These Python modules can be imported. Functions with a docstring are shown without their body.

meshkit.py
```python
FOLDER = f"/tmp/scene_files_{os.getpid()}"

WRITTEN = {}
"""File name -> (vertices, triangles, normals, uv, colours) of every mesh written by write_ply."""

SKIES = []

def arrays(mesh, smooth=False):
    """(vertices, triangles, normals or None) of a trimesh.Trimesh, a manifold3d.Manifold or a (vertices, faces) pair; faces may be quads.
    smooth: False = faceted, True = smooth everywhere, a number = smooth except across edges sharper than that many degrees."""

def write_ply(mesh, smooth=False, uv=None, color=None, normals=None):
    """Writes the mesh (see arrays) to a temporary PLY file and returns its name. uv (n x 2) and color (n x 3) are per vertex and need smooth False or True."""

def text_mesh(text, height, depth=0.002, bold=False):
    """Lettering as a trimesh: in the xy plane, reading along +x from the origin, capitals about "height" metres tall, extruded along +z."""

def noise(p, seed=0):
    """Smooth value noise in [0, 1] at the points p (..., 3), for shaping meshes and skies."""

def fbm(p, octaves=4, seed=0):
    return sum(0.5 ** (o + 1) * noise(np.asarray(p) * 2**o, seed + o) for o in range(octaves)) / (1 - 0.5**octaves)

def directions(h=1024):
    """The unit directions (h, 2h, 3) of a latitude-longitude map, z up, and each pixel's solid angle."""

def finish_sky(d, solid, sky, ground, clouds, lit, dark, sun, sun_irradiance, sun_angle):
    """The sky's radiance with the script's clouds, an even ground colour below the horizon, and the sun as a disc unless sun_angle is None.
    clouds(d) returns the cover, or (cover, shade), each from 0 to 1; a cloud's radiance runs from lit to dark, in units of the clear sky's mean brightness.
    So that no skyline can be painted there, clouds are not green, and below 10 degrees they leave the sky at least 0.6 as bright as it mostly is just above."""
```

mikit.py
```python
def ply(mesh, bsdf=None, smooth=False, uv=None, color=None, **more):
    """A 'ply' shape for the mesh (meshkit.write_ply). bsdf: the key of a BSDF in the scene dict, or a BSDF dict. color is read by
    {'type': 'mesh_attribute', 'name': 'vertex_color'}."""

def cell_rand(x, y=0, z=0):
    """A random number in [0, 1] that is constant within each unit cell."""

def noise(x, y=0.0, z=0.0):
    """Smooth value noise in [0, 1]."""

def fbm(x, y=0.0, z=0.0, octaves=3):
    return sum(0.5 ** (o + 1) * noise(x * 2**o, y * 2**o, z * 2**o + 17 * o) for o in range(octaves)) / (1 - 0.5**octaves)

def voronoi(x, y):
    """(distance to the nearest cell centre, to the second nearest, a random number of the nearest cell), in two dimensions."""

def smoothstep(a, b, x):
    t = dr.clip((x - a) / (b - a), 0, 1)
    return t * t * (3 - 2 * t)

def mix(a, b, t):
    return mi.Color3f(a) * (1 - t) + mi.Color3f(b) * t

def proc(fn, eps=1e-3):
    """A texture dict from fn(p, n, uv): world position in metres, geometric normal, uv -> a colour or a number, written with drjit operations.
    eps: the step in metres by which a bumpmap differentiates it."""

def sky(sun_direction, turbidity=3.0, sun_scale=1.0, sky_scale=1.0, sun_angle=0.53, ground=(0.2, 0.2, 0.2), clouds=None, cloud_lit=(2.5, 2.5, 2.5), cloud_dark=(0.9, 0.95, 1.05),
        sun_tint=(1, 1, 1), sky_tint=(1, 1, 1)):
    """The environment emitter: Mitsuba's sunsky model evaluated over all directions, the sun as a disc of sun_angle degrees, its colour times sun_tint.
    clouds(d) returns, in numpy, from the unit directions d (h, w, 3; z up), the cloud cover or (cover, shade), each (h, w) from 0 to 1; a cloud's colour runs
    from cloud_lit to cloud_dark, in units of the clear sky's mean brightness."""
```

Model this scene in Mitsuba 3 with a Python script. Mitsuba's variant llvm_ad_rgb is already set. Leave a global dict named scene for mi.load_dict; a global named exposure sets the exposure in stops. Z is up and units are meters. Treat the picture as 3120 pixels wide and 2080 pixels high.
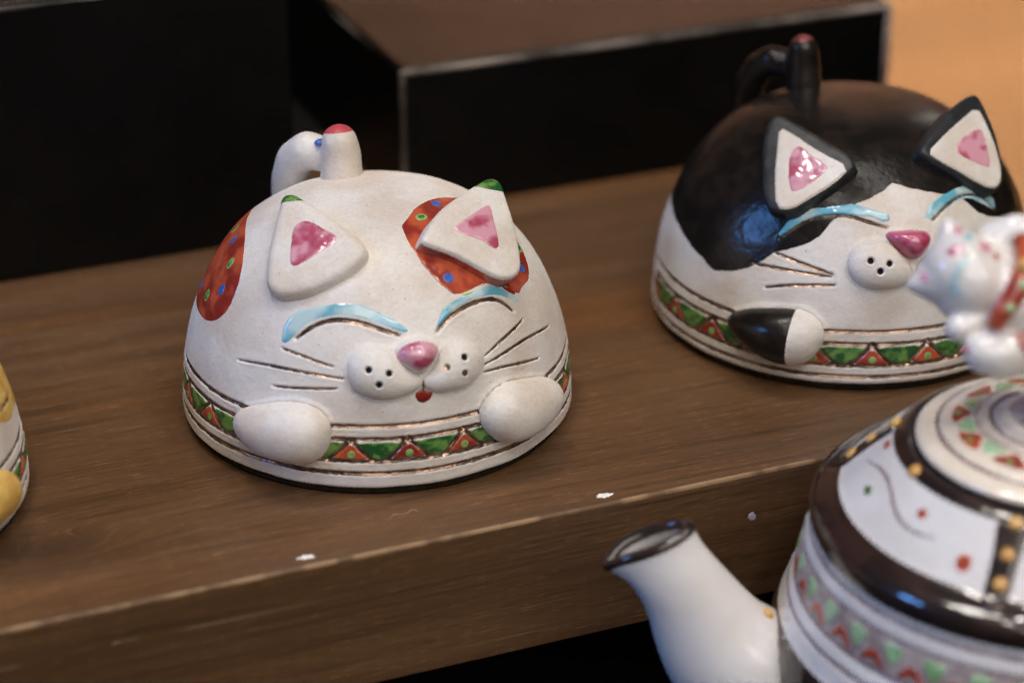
import math, random
import numpy as np
import drjit as dr
import mitsuba as mi
import trimesh, shapely, manifold3d as m3
from scipy.spatial import Delaunay, cKDTree
from scipy.ndimage import gaussian_filter
from scipy.sparse import coo_matrix
from scipy.sparse.linalg import spsolve
from shapely.geometry import Polygon, LineString
import mikit, meshkit
from mikit import proc, noise, fbm, voronoi, smoothstep, mix, cell_rand

T = mi.ScalarTransform4f
scene, labels = {}, {}

# ------------------------------------------------------------------ camera, lamps, exposure
exposure = 0.03
CAM = np.array([-0.20505, -0.51274, 0.32345])
YAW, PITCH = 0.39456, 0.45357
FWD = np.array([math.sin(YAW) * math.cos(PITCH), math.cos(YAW) * math.cos(PITCH), -math.sin(PITCH)])
scene['camera'] = {'type': 'thinlens', 'fov': 23.4875, 'fov_axis': 'x',
                   'to_world': T().look_at(origin=CAM.tolist(), target=(CAM + FWD).tolist(), up=[0, 0, 1]),
                   'aperture_radius': 0.0072, 'focus_distance': 0.672, 'near_clip': 0.01, 'far_clip': 50.0}


def lamp_panel(key, centre, size, normal, rgb, label, cat, group=None, skirt=0):
    """A glowing panel in a shallow tray, out of view; skirt: walls on three sides that block its light."""
    n = np.array(normal, float); n /= np.linalg.norm(n)
    a = np.cross([0, 1, 0] if abs(n[1]) < .9 else [0, 0, 1], n); a /= np.linalg.norm(a); b = np.cross(n, a)
    M = np.eye(4); M[:3, 0], M[:3, 1], M[:3, 2], M[:3, 3] = a, b, n, centre
    tray = trimesh.creation.box((size[0] + .04, size[1] + .04, .05)); tray.apply_translation((0, 0, -.027))
    if skirt:
        w, h = size[0] / 2 + .03, size[1] / 2 + .03
        walls = [trimesh.creation.box((2 * w, .012, skirt)), trimesh.creation.box((.012, 2 * h, skirt)), trimesh.creation.box((.012, 2 * h, skirt))]
        for m_, o in zip(walls, ((0, np.sign(b[1]) * -h, skirt / 2 - .04), (w, 0, skirt / 2 - .04), (-w, 0, skirt / 2 - .04))): m_.apply_translation(o)
        tray = trimesh.util.concatenate([tray] + walls)
    tray.apply_transform(M)
    scene[key + '__tray'] = mikit.ply(tray, 'lamp_tray')
    w, h = size[0] / 2, size[1] / 2
    quad = trimesh.Trimesh([[-w, -h, .002], [w, -h, .002], [w, h, .002], [-w, h, .002]], [[0, 1, 2], [0, 2, 3]], process=False)
    quad.apply_transform(M)
    scene[key + '__diffuser'] = mikit.ply(quad, 'lamp_tray', emitter={'type': 'area', 'radiance': {'type': 'rgb', 'value': list(rgb)}})
    labels[key] = {'label': label, 'category': cat}
    if group: labels[key]['group'] = group


scene['lamp_tray'] = {'type': 'twosided', 'bsdf': {'type': 'diffuse', 'reflectance': {'type': 'rgb', 'value': [.7, .7, .7]}}}
WARM = np.array([1.0, .93, .85])
lamp_panel('fill_lamp', (-.05, -1.65, 1.55), (2.3, 1.5), (.05, 1.55, -1.45), 2.9 * WARM, 'wide soft fill lamp added high in front of the wooden shelf', 'added fill lamp')  # added fill: brightens the front faces, no known fitting there
lamp_panel('strip_lamp', (.42, -.22, 1.60), (.20, .75), (0, 0, -1), 6.0 * WARM, 'bright strip lamp over the front of the shelf', 'strip lamp')
lamp_panel('strip_lamp_001', (-.32, .04, 1.60), (.34, .09), (0, 0, -1), 40 * WARM, 'bright strip lamp over the back of the shelf, nearer the viewer', 'strip lamp')
lamp_panel('strip_lamp_002', (-.26, .22, 1.60), (.34, .09), (0, 0, -1), 40 * WARM, 'bright strip lamp over the back of the shelf, farther from the viewer', 'strip lamp')
lamp_panel('fill_lamp_001', (1.9, 2.3, 1.70), (1.2, .8), (0, 0, -1), 19.5 * WARM, 'added warm lamp with light-blocking walls over the wooden floor', 'added fill lamp', skirt=.6)  # added to brighten the floor; its walls keep light off the cats
for k_, (c_, w_) in enumerate((((-.42, -.42, 1.30), 'front left'), ((.48, -.62, 1.40), 'front right'), ((.10, -.02, 1.50), 'middle'), ((.02, -.95, 1.35), 'nearest the viewer'))):
    lamp_panel('ceiling_spotlight' + ('_%03d' % k_ if k_ else ''), c_, (.065, .065), np.array([.03, .05, .03]) - np.array(c_), 125 * WARM, 'small bright ceiling spotlight over the shelf, ' + w_, 'spotlight')
lamp_panel('shop_window', (-1.62, .16, .84), (.44, .32), (1.75, -.1, -.78), np.array([2.6, 8.0, 21.0]), 'bright cool shop window to the left of the shelf', 'window')


# ------------------------------------------------------------------ helpers
def sm(a, b, x):
    t = np.clip((x - a) / (b - a), 0, 1)
    return t * t * (3 - 2 * t)


def put(key, mesh, bsdf, smooth=True, **k):
    n, base = 0, key
    while key in scene:
        n += 1
        key = f'{base}_{n:03d}'
    scene[key] = mikit.ply(mesh, bsdf, smooth=smooth, **k)
    return key


def tag(key, label, cat=None, group=None, kind=None):
    d = labels.setdefault(key, {})
    if label: d['label'] = label
    if cat: d['category'] = cat
    if group: d['group'] = group
    if kind: d['kind'] = kind


def chaikin(p, n=2, closed=True):
    p = np.asarray(p, float)
    for _ in range(n):
        q = np.roll(p, -1, 0) if closed else p[1:]
        a = p if closed else p[:-1]
        m = np.empty((2 * len(a), 2)); m[0::2] = .75 * a + .25 * q; m[1::2] = .25 * a + .75 * q
        p = m if closed else np.vstack([p[:1], m, p[-1:]])
    return p


def resample(p, h, closed):
    p = np.asarray(p, float)
    if closed: p = np.vstack([p, p[:1]])
    L = np.r_[0, np.cumsum(np.linalg.norm(np.diff(p, axis=0), axis=1))]
    n = max(int(L[-1] / h), 3)
    t = np.linspace(0, L[-1], n + 1)
    q = np.stack([np.interp(t, L, p[:, k]) for k in range(p.shape[1])], -1)
    return q[:-1] if closed else q


def fill(poly, h, rings=(.12, .35, .7)):
    """Triangulates a smooth polygon with rings near its edge; returns points, triangles, distance to the edge."""
    pts = [resample(np.array(poly.exterior.coords)[:-1], h, True)]
    last = 0
    for d in rings:
        g = poly.buffer(-d)
        for q in getattr(g, 'geoms', [g]):
            if not q.is_empty: pts.append(resample(np.array(q.exterior.coords)[:-1], h, True))
        last = d
    x0, y0, x1, y1 = poly.bounds
    gx, gy = np.meshgrid(np.arange(x0, x1, h), np.arange(y0, y1, h * .866))
    gx = gx + (np.arange(gx.shape[0]) % 2)[:, None] * h / 2
    g = np.stack([gx.ravel(), gy.ravel()], -1)
    core = poly.buffer(-last - h * .5)
    if not core.is_empty:
        g = g[shapely.contains_xy(core, g[:, 0], g[:, 1])]
        pts.append(g)
    P = np.vstack(pts)
    P = np.unique(np.round(P, 5), axis=0)
    tri = Delaunay(P).simplices
    c = P[tri].mean(1)
    tri = tri[shapely.contains_xy(poly.buffer(.005), c[:, 0], c[:, 1])]
    a, b, d = P[tri[:, 0]], P[tri[:, 1]], P[tri[:, 2]]
    cr = (b[:, 0] - a[:, 0]) * (d[:, 1] - a[:, 1]) - (b[:, 1] - a[:, 1]) * (d[:, 0] - a[:, 0])
    tri = tri[np.abs(cr) > 1e-7]; cr = cr[np.abs(cr) > 1e-7]
    tri[cr < 0] = tri[cr < 0][:, ::-1]
    dist = shapely.distance(poly.exterior, shapely.points(P))
    return P, tri, dist


def inflate(poly, h=.3):
    """The height of a soft cushion over the polygon, 0..1 (Poisson), as a function of points."""
    x0, y0, x1, y1 = poly.bounds
    xs, ys = np.arange(x0 - h, x1 + 2 * h, h), np.arange(y0 - h, y1 + 2 * h, h)
    gx, gy = np.meshgrid(xs, ys)
    ins = shapely.contains_xy(poly, gx.ravel(), gy.ravel())
    idx = -np.ones(ins.size, int); idx[ins] = np.arange(ins.sum())
    k = np.where(ins)[0]; W = gx.shape[1]
    rows, cols, val = [idx[k]], [idx[k]], [np.full(len(k), 4.0)]
    for o in (1, -1, W, -W):
        nb = idx[k + o]; ok = nb >= 0
        rows.append(idx[k][ok]); cols.append(nb[ok]); val.append(np.full(ok.sum(), -1.0))
    A = coo_matrix((np.concatenate(val), (np.concatenate(rows), np.concatenate(cols)))).tocsc()
    u = np.zeros(ins.size); u[k] = spsolve(A, np.ones(len(k)))
    u = (u / u.max()).reshape(gx.shape)

    def f(P):
        from scipy.ndimage import map_coordinates
        return np.clip(map_coordinates(u, [(P[:, 1] - ys[0]) / h, (P[:, 0] - xs[0]) / h], order=1, mode='nearest'), 0, 1)
    return f


class Turned:
    """A body of revolution in millimetres, charted by azimuth (degrees, 0 = towards -y, growing to +x) and arc length s."""

    def __init__(self, r, z, centre, scale=1.0, seed=0, s0=0.0, rough=.42):
        self.r, self.z = np.asarray(r, float), np.asarray(z, float)
        self.s = np.r_[0, np.cumsum(np.hypot(np.diff(self.r), np.diff(self.z)))] - s0
        self.centre, self.scale, self.seed, self.rough = np.asarray(centre, float), scale, seed, rough
        self.grooves, self.bumps = [], []
        self.tree = None

    def base(self, phi, s):
        r, z = np.interp(s, self.s, self.r), np.interp(s, self.s, self.z)
        e = .35
        dr_ = (np.interp(s + e, self.s, self.r) - np.interp(s - e, self.s, self.r))
        dz_ = (np.interp(s + e, self.s, self.z) - np.interp(s - e, self.s, self.z))
        a = np.radians(phi)
        L = np.hypot(dr_, dz_) + 1e-9
        nr, nz = dz_ / L, -dr_ / L
        P = np.stack([r * np.sin(a), -r * np.cos(a), z], -1)
        N = np.stack([nr * np.sin(a), -nr * np.cos(a), nz], -1)
        return P, N

    def groove(self, curve, depth, width, lip=.12):
        """curve: chart points (phi, s)."""
        c = np.asarray(curve, float)
        P, _ = self.base(c[:, 0], c[:, 1])
        P = resample(P, .12, False)
        self.grooves.append((cKDTree(P), depth, width, lip))

    def ring_groove(self, s, depth, width):
        self.bumps.append((s, depth, width))

    def fillet(self, poly, amp, w):
        """Clay pressed up round an added lump: poly in chart points."""
        P, _ = self.base(poly[:, 0], poly[:, 1])
        P = resample(P, .25, True)
        self.grooves.append((cKDTree(P), -amp, w, 0))

    def disp(self, P, phi, s, plain=False):
        d = self.rough * (meshkit.fbm(P / 16.0 + 31.7 * self.seed, 2, self.seed) - .5) * 2 + .05 * (meshkit.fbm(P / 1.7, 2, self.seed + 5) - .5) * 2
        if plain: return d
        for tree, depth, width, lip in self.grooves:
            q, _ = tree.query(P, distance_upper_bound=width * 4)
            ok = np.isfinite(q)
            if not ok.any(): continue
            q = q[ok]
            wob = 1 + .35 * (meshkit.noise(P[ok] / 1.1, 3) - .5)
            d[ok] += -depth * wob * np.exp(-(q / width) ** 2) + lip * depth * np.exp(-((q - 2.0 * width) / (.8 * width)) ** 2)
        for s_, depth, width in self.bumps:
            w = s + .25 * (meshkit.noise(np.stack([np.sin(np.radians(phi)) * 9, np.cos(np.radians(phi)) * 9, np.full_like(phi, s_)], -1), 7) - .5)
            q = np.abs(w - s_)
            d += -depth * np.exp(-(q / width) ** 2) + .08 * depth * np.exp(-((q - 2 * width) / (.8 * width)) ** 2)
        return d

    def pt(self, phi, s, off=0.0, plain=False):
        P, N = self.base(phi, s)
        X = P + N * (self.disp(P, phi, s, plain) + off)[:, None] if len(P) else P
        return X * self.scale / 1000 + self.centre

    def grid(self, phis, ss, off=0.0, closed=True):
        a, b = np.meshgrid(phis, ss)
        V = self.pt(a.ravel(), b.ravel(), np.full(a.size, off))
        n, m = len(phis), len(ss)
        i = np.arange(n if closed else n - 1); j = np.arange(m - 1)
        I, J = np.meshgrid(i, j)
        I2 = (I + 1) % n
        q = np.stack([J * n + I, J * n + I2, (J + 1) * n + I2, (J + 1) * n + I], -1).reshape(-1, 4)
        F = np.vstack([q[:, [0, 1, 2]], q[:, [0, 2, 3]]])
        return V, F, a.ravel(), b.ravel()

    # flat working chart round a point
    def local(self, poly):
        poly = np.asarray(poly, float)
        phi0 = poly[:, 0].mean(); rl = np.interp(poly[:, 1].mean(), self.s, self.r)
        return phi0, rl

    def to_flat(self, poly, fr):
        p = np.asarray(poly, float)
        return np.stack([np.radians(p[:, 0] - fr[0]) * fr[1], p[:, 1]], -1)

    def from_flat(self, xy, fr):
        return np.stack([np.degrees(xy[:, 0] / fr[1]) + fr[0], xy[:, 1]], -1)

    def at(self, xy, off, fr, plain=False):
        c = self.from_flat(xy, fr)
        return self.pt(c[:, 0], c[:, 1], off, plain)


class Plate:
    """A thick clay plate (an ear) with rounded edges; flat chart in millimetres on its own plane."""

    def __init__(self, o, e1, e2, n, outline, body, round_=2.2, thick=14.0, pillow=.9):
        self.o, self.e1, self.e2, self.n = (np.array(v, float) for v in (o, e1, e2, n))
        self.body, self.R, self.thick = body, round_, thick
        self.poly = Polygon(chaikin(outline, 3)).buffer(0)
        self.cush, self.pillow = inflate(self.poly, .5), pillow

    def height(self, xy, d=None):
        d = shapely.distance(self.poly.exterior, shapely.points(xy)) if d is None else d
        ins = shapely.contains_xy(self.poly.buffer(1e-4), xy[:, 0], xy[:, 1])
        d = np.where(ins, d, 0)
        t = np.clip(d / self.R, 0, 1)
        h = self.R * (np.sqrt(np.clip(1 - (1 - t) ** 2, 0, 1)) - 1) + self.pillow * self.cush(xy)
        X = self.o + xy[:, :1] * self.e1 + xy[:, 1:] * self.e2
        return h + .12 * (meshkit.fbm(X / 3.0, 2, 4) - .5)

    def at(self, xy, off, fr=None):
        X = self.o + xy[:, :1] * self.e1 + xy[:, 1:] * self.e2 + self.n * (self.height(xy) + off)[:, None]
        return X * self.body.scale / 1000 + self.body.centre

    def underside(self, h=.4):
        """The lower side face of the plate, painted."""
        ring = resample(np.array(self.poly.exterior.coords)[:-1], h, True)
        t = np.roll(ring, -1, 0) - np.roll(ring, 1, 0); t /= np.linalg.norm(t, axis=1, keepdims=True)
        nn = np.stack([t[:, 1], -t[:, 0]], -1)
        if not self.poly.exterior.is_ccw: nn = -nn
        k = np.where((nn[:, 1] < -.55))[0]
        k = np.roll(k, -(np.where(np.diff(k) > 1)[0][0] + 1)) if (np.diff(k) > 1).any() else k
        base = self.o + ring[:, :1] * self.e1 + ring[:, 1:] * self.e2 + (nn[:, :1] * self.e1 + nn[:, 1:] * self.e2) * .1
        top = self.height(ring)
        L = np.array([(base + self.n * (top + l)[:, None])[k] * self.body.scale / 1000 + self.body.centre for l in (-.15, -1.2, -2.6, -5, -9)])
        n = len(k); V = L.reshape(-1, 3)
        I, J = np.meshgrid(np.arange(n - 1), np.arange(4))
        q = np.stack([J * n + I, (J + 1) * n + I, (J + 1) * n + I + 1, J * n + I + 1], -1).reshape(-1, 4)
        return trimesh.Trimesh(V, np.vstack([q[:, [0, 1, 2]], q[:, [0, 2, 3]]]), process=False)

    def mesh(self, h=.5):
        P, F, d = fill(self.poly, h, (.03, .12, .3, .6, 1.0, 1.6, 2.2))
        V = self.at(P, np.zeros(len(P)))
        ring = resample(np.array(self.poly.exterior.coords)[:-1], h, True)
        levels = [0.0, -.4, -2.0, -self.thick]
        base = self.o + ring[:, :1] * self.e1 + ring[:, 1:] * self.e2
        top = self.height(ring)
        L = np.array([(base + self.n * (top + l)[:, None]) * self.body.scale / 1000 + self.body.centre for l in levels])
        n = len(ring); i = np.arange(n); j = (i + 1) % n
        W, FW = L.reshape(-1, 3), []
        for k in range(len(levels) - 1):
            FW += [np.stack([k * n + i, (k + 1) * n + i, (k + 1) * n + j], -1), np.stack([k * n + i, (k + 1) * n + j, k * n + j], -1)]
        return trimesh.util.concatenate([trimesh.Trimesh(V, F, process=False), trimesh.Trimesh(W, np.vstack(FW), process=False)])


def decal(car, poly, thick=.14, edge=.3, h=.3, wobble=.12, seed=1, chart=True, sink=.05, hfn=None, smooth=2, rings=(.1, .25, .5)):
    """A layer of glaze lying on a carrier: poly in chart units (or flat units)."""
    fr = car.local(poly) if chart else None
    flat = car.to_flat(poly, fr) if chart else np.asarray(poly, float)
    flat = chaikin(flat, smooth)
    flat = resample(flat, h * .8, True)
    if wobble:
        n3 = np.c_[flat / 1.6, np.full(len(flat), seed * 3.1)]
        c = flat.mean(0); u = flat - c; L = np.linalg.norm(u, axis=1, keepdims=True) + 1e-6
        flat = flat + u / L * ((meshkit.fbm(n3, 2, seed) - .5) * 2 * wobble)[:, None]
    pg = Polygon(flat).buffer(0)
    if pg.geom_type != 'Polygon': pg = max(pg.geoms, key=lambda g: g.area)
    P, F, d = fill(pg, h, rings)
    off = -sink + (thick + sink) * sm(0, edge, d)
    if hfn is not None: off = off + hfn(P)
    return trimesh.Trimesh(car.at(P, off, fr), F, process=False)


class Lump:
    """A cushion of clay pressed on a turned body: a carrier for its own painted marks."""

    def __init__(self, car, poly, H, power=.5, dents=(), smooth=2, lift=0.0):
        self.car, self.H, self.power, self.lift = car, H, power, lift
        self.fr = car.local(poly)
        self.poly = Polygon(chaikin(car.to_flat(poly, self.fr), smooth)).buffer(0)
        self.cush = inflate(self.poly, .25)
        self.dents = [(car.to_flat(np.array([d[:2]]), self.fr)[0], d[2], d[3]) for d in dents]

    def height(self, xy):
        h = self.H * self.cush(xy) ** self.power
        for c, rad, dep in self.dents:
            q = np.hypot(*(xy - c).T)
            h = h - dep * np.exp(-(q / rad) ** 4) + .12 * np.exp(-((q - 1.35 * rad) / (.35 * rad)) ** 2)
        return h + self.lift

    def local(self, poly): return self.fr
    def to_flat(self, p, fr): return self.car.to_flat(p, self.fr)
    def at(self, xy, off, fr=None): return self.car.at(xy, self.height(xy) + off, self.fr, True)

    def mesh(self, h=.3):
        P, F, d = fill(self.poly, h, (.02, .06, .14, .28, .5, .8, 1.2))
        off = self.height(P) - .25 * (d < .01)
        return trimesh.Trimesh(self.car.at(P, off, self.fr, True), F, process=False)


def disc(c, rad, n=14):
    t = np.linspace(0, 2 * np.pi, n, endpoint=False)
    return np.stack([c[0] + rad[0] * np.cos(t), c[1] + rad[1] * np.sin(t)], -1)


def ribbon(car, curve, width, off=.1, taper=.5, h=.3, seed=2, closed=False, wob=.3):
    """The lustre that fills an incised line."""
    fr = car.local(curve)
    c = resample(chaikin(car.to_flat(curve, fr), 2, False), h, False)
    t = np.gradient(c, axis=0); t /= np.linalg.norm(t, axis=1, keepdims=True) + 1e-9
    nrm = np.stack([-t[:, 1], t[:, 0]], -1)
    u = np.linspace(0, 1, len(c))
    w = width * (1 - taper * np.abs(2 * u - 1) ** 3) * (1 + wob * (meshkit.noise(np.c_[c / .9, np.full(len(c), seed)], seed) - .5) * 2) / 2
    cross = np.array([-1, -.6, -.25, 0, .25, .6, 1])
    P = (c[:, None] + nrm[:, None] * (w[:, None] * cross)[..., None]).reshape(-1, 2)
    o = np.tile(np.where(np.abs(cross) > .9, off - .12, off), len(c))
    V = car.at(P, o, fr)
    n, m = len(cross), len(c)
    I, J = np.meshgrid(np.arange(n - 1), np.arange(m - 1))
    q = np.stack([J * n + I, (J + 1) * n + I, (J + 1) * n + I + 1, J * n + I + 1], -1).reshape(-1, 4)
    return trimesh.Trimesh(V, np.vstack([q[:, [0, 1, 2]], q[:, [0, 2, 3]]])[:, ::-1], process=False)


def clip_mesh(V, F, sd):
    """The part of a mesh where sd < 0, cut along sd = 0."""
    V, out_v, out_f = np.asarray(V), [], []
    s = sd[F]
    neg = (s < 0).sum(1)
    keep = [F[neg == 3]]
    extra_v, extra_f, n0 = [], [], len(V)
    for f in F[(neg > 0) & (neg < 3)]:
        poly = []
        for a, b in ((0, 1), (1, 2), (2, 0)):
            ia, ib = f[a], f[b]
            if sd[ia] < 0: poly.append(V[ia])
            if (sd[ia] < 0) != (sd[ib] < 0):
                t = sd[ia] / (sd[ia] - sd[ib]); poly.append(V[ia] + (V[ib] - V[ia]) * t)
        k = n0 + len(extra_v)
        extra_v += poly
        extra_f += [[k, k + i, k + i + 1] for i in range(1, len(poly) - 1)]
    VV = np.vstack([V, np.array(extra_v)]) if extra_v else V
    FF = np.vstack(keep + ([np.array(extra_f)] if extra_f else []))
    m = trimesh.Trimesh(VV, FF, process=False)
    m.merge_vertices(digits_vertex=7)
    m.remove_unreferenced_vertices()
    return m


def sweep(points, radii, n=28, step=.6, cap=True, squash=1.0):
    """A smooth tapering tube through points (mm), with round ends."""
    from scipy.interpolate import CubicSpline
    p, r = np.asarray(points, float), np.asarray(radii, float)
    L = np.r_[0, np.cumsum(np.linalg.norm(np.diff(p, axis=0), axis=1))]
    m = max(int(L[-1] / step), 8); t = np.linspace(0, L[-1], m)
    c = CubicSpline(L, p)(t); rr = np.interp(t, L, r); rr = np.convolve(np.pad(rr, 4, 'edge'), np.ones(9) / 9, 'valid')
    d = np.gradient(c, axis=0); d /= np.linalg.norm(d, axis=1, keepdims=True)
    if cap:
        k = np.radians(np.arange(80, 0, -10))
        a0 = c[0] - d[0] * (np.sin(k) * rr[0])[:, None]; a1 = c[-1] + d[-1] * (np.sin(k[::-1]) * rr[-1])[:, None]
        c = np.vstack([a0, c, a1]); rr = np.r_[np.cos(k) * rr[0], rr, np.cos(k[::-1]) * rr[-1]]
        d = np.vstack([np.repeat(d[:1], 8, 0), d, np.repeat(d[-1:], 8, 0)])
    u = np.cross(d[0], [.3, .2, 1.]); u /= np.linalg.norm(u)
    a = np.linspace(0, 2 * np.pi, n, endpoint=False); V = []
    for i in range(len(c)):
        u = u - d[i] * (u @ d[i]); u /= np.linalg.norm(u); w = np.cross(d[i], u)
        V.append(c[i] + rr[i] * (np.cos(a)[:, None] * u + np.sin(a)[:, None] * w * squash))
    V = np.vstack(V); M = len(c)
    I, J = np.meshgrid(np.arange(n), np.arange(M - 1)); I2 = (I + 1) % n
    q = np.stack([J * n + I, J * n + I2, (J + 1) * n + I2, (J + 1) * n + I], -1).reshape(-1, 4)
    F = [q[:, [0, 1, 2]], q[:, [0, 2, 3]]]
    if cap:
        V = np.vstack([V, c[:1], c[-1:]]); i = np.arange(n)
        F += [np.stack([(i + 1) % n, i, np.full(n, M * n)], -1), np.stack([(M - 1) * n + i, (M - 1) * n + (i + 1) % n, np.full(n, M * n + 1)], -1)]
    return trimesh.Trimesh(V, np.vstack(F), process=False)


def blob(spheres, refine=.6, it=12):
    """Hulls of neighbouring spheres, joined and smoothed into one surface."""
    parts = []
    for chain in spheres:
        balls = [m3.Manifold.sphere(r, 28).translate(tuple(c)) for *c, r in chain]
        if len(balls) == 1: parts.append(balls[0])
        for u, v in zip(balls[:-1], balls[1:]): parts.append(m3.Manifold.batch_hull([u, v]))
    m = tm(m3.Manifold.batch_boolean(parts, m3.OpType.Add).refine_to_length(refine))
    m.merge_vertices()
    trimesh.smoothing.filter_taubin(m, .5, -.53, it)
    return m


def rounded_box(size, r, seg=3):
    x, y, z = np.array(size) / 2 - r
    s = m3.Manifold.sphere(r, 4 * seg)
    return m3.Manifold.batch_hull([s.translate((a * x, b * y, c * z)) for a in (-1, 1) for b in (-1, 1) for c in (-1, 1)])


def tm(man):
    m = man.to_mesh()
    return trimesh.Trimesh(m.vert_properties[:, :3], m.tri_verts, process=False)


# ------------------------------------------------------------------ materials
def rgb(v): return {'type': 'rgb', 'value': [float(x) for x in v]}


def glaze(name, fn, rough, spec=.5, bump=None, scale=1.0, coat=0.0, coat_gloss=.9, metallic=0.0, eps=1e-4):
    b = {'type': 'principled', 'base_color': proc(fn) if callable(fn) else rgb(fn), 'roughness': proc(rough) if callable(rough) else rough,
         'specular': spec, 'metallic': metallic}
    if coat: b['clearcoat'], b['clearcoat_gloss'] = coat, coat_gloss
    if bump is not None:
        b = {'type': 'bumpmap', 'nested': b, 'tex': proc(bump, eps), 'scale': scale}
    scene[name] = {'type': 'twosided', 'bsdf': b}


def specks(p, cell, size, thr):
    """Tiny iron specks of the stoneware body showing through the glaze."""
    q = p / cell
    i = [dr.floor(c) for c in (q.x, q.y, q.z)]
    f = mi.Vector3f(q.x - i[0], q.y - i[1], q.z - i[2])
    c = mi.Vector3f(*[.3 + .4 * cell_rand(i[0] + 11 * k, i[1], i[2]) for k in range(3)])
    d = dr.norm(f - c)
    s = size * (.5 + cell_rand(i[0], i[1] + 7, i[2]))
    return dr.select(cell_rand(i[0], i[1], i[2] + 5) > thr, 1 - smoothstep(s * .6, s, d), 0)


def white_glaze(p, n, uv):
    v = fbm(p.x * 75, p.y * 75, p.z * 75, 4)
    g = fbm(p.x * 1500, p.y * 1500, p.z * 1500, 2)
    c = mix((.575, .505, .44), (.665, .63, .595), smoothstep(.28, .66, v))
    c = c * (.90 + .20 * g)
    c = mix(c, (.17, .12, .08), .7 * specks(p, .0026, .085, .80))
    return mix(c, (.33, .26, .19), .55 * specks(p, .0011, .16, .82))


def fine_bump(p, n, uv):
    return fbm(p.x * 900, p.y * 900, p.z * 900, 2) + .8 * fbm(p.x * 250, p.y * 250, p.z * 250, 2)


def gloss_bump(p, n, uv):
    return fbm(p.x * 420, p.y * 420, p.z * 420, 2)


def blotch(a, b, f=260.0, lo=.38, hi=.62, sd=0.0):
    return lambda p, n, uv: mix(a, b, smoothstep(lo, hi, fbm(p.x * f + sd, p.y * f, p.z * f + sd, 3)))


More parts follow.
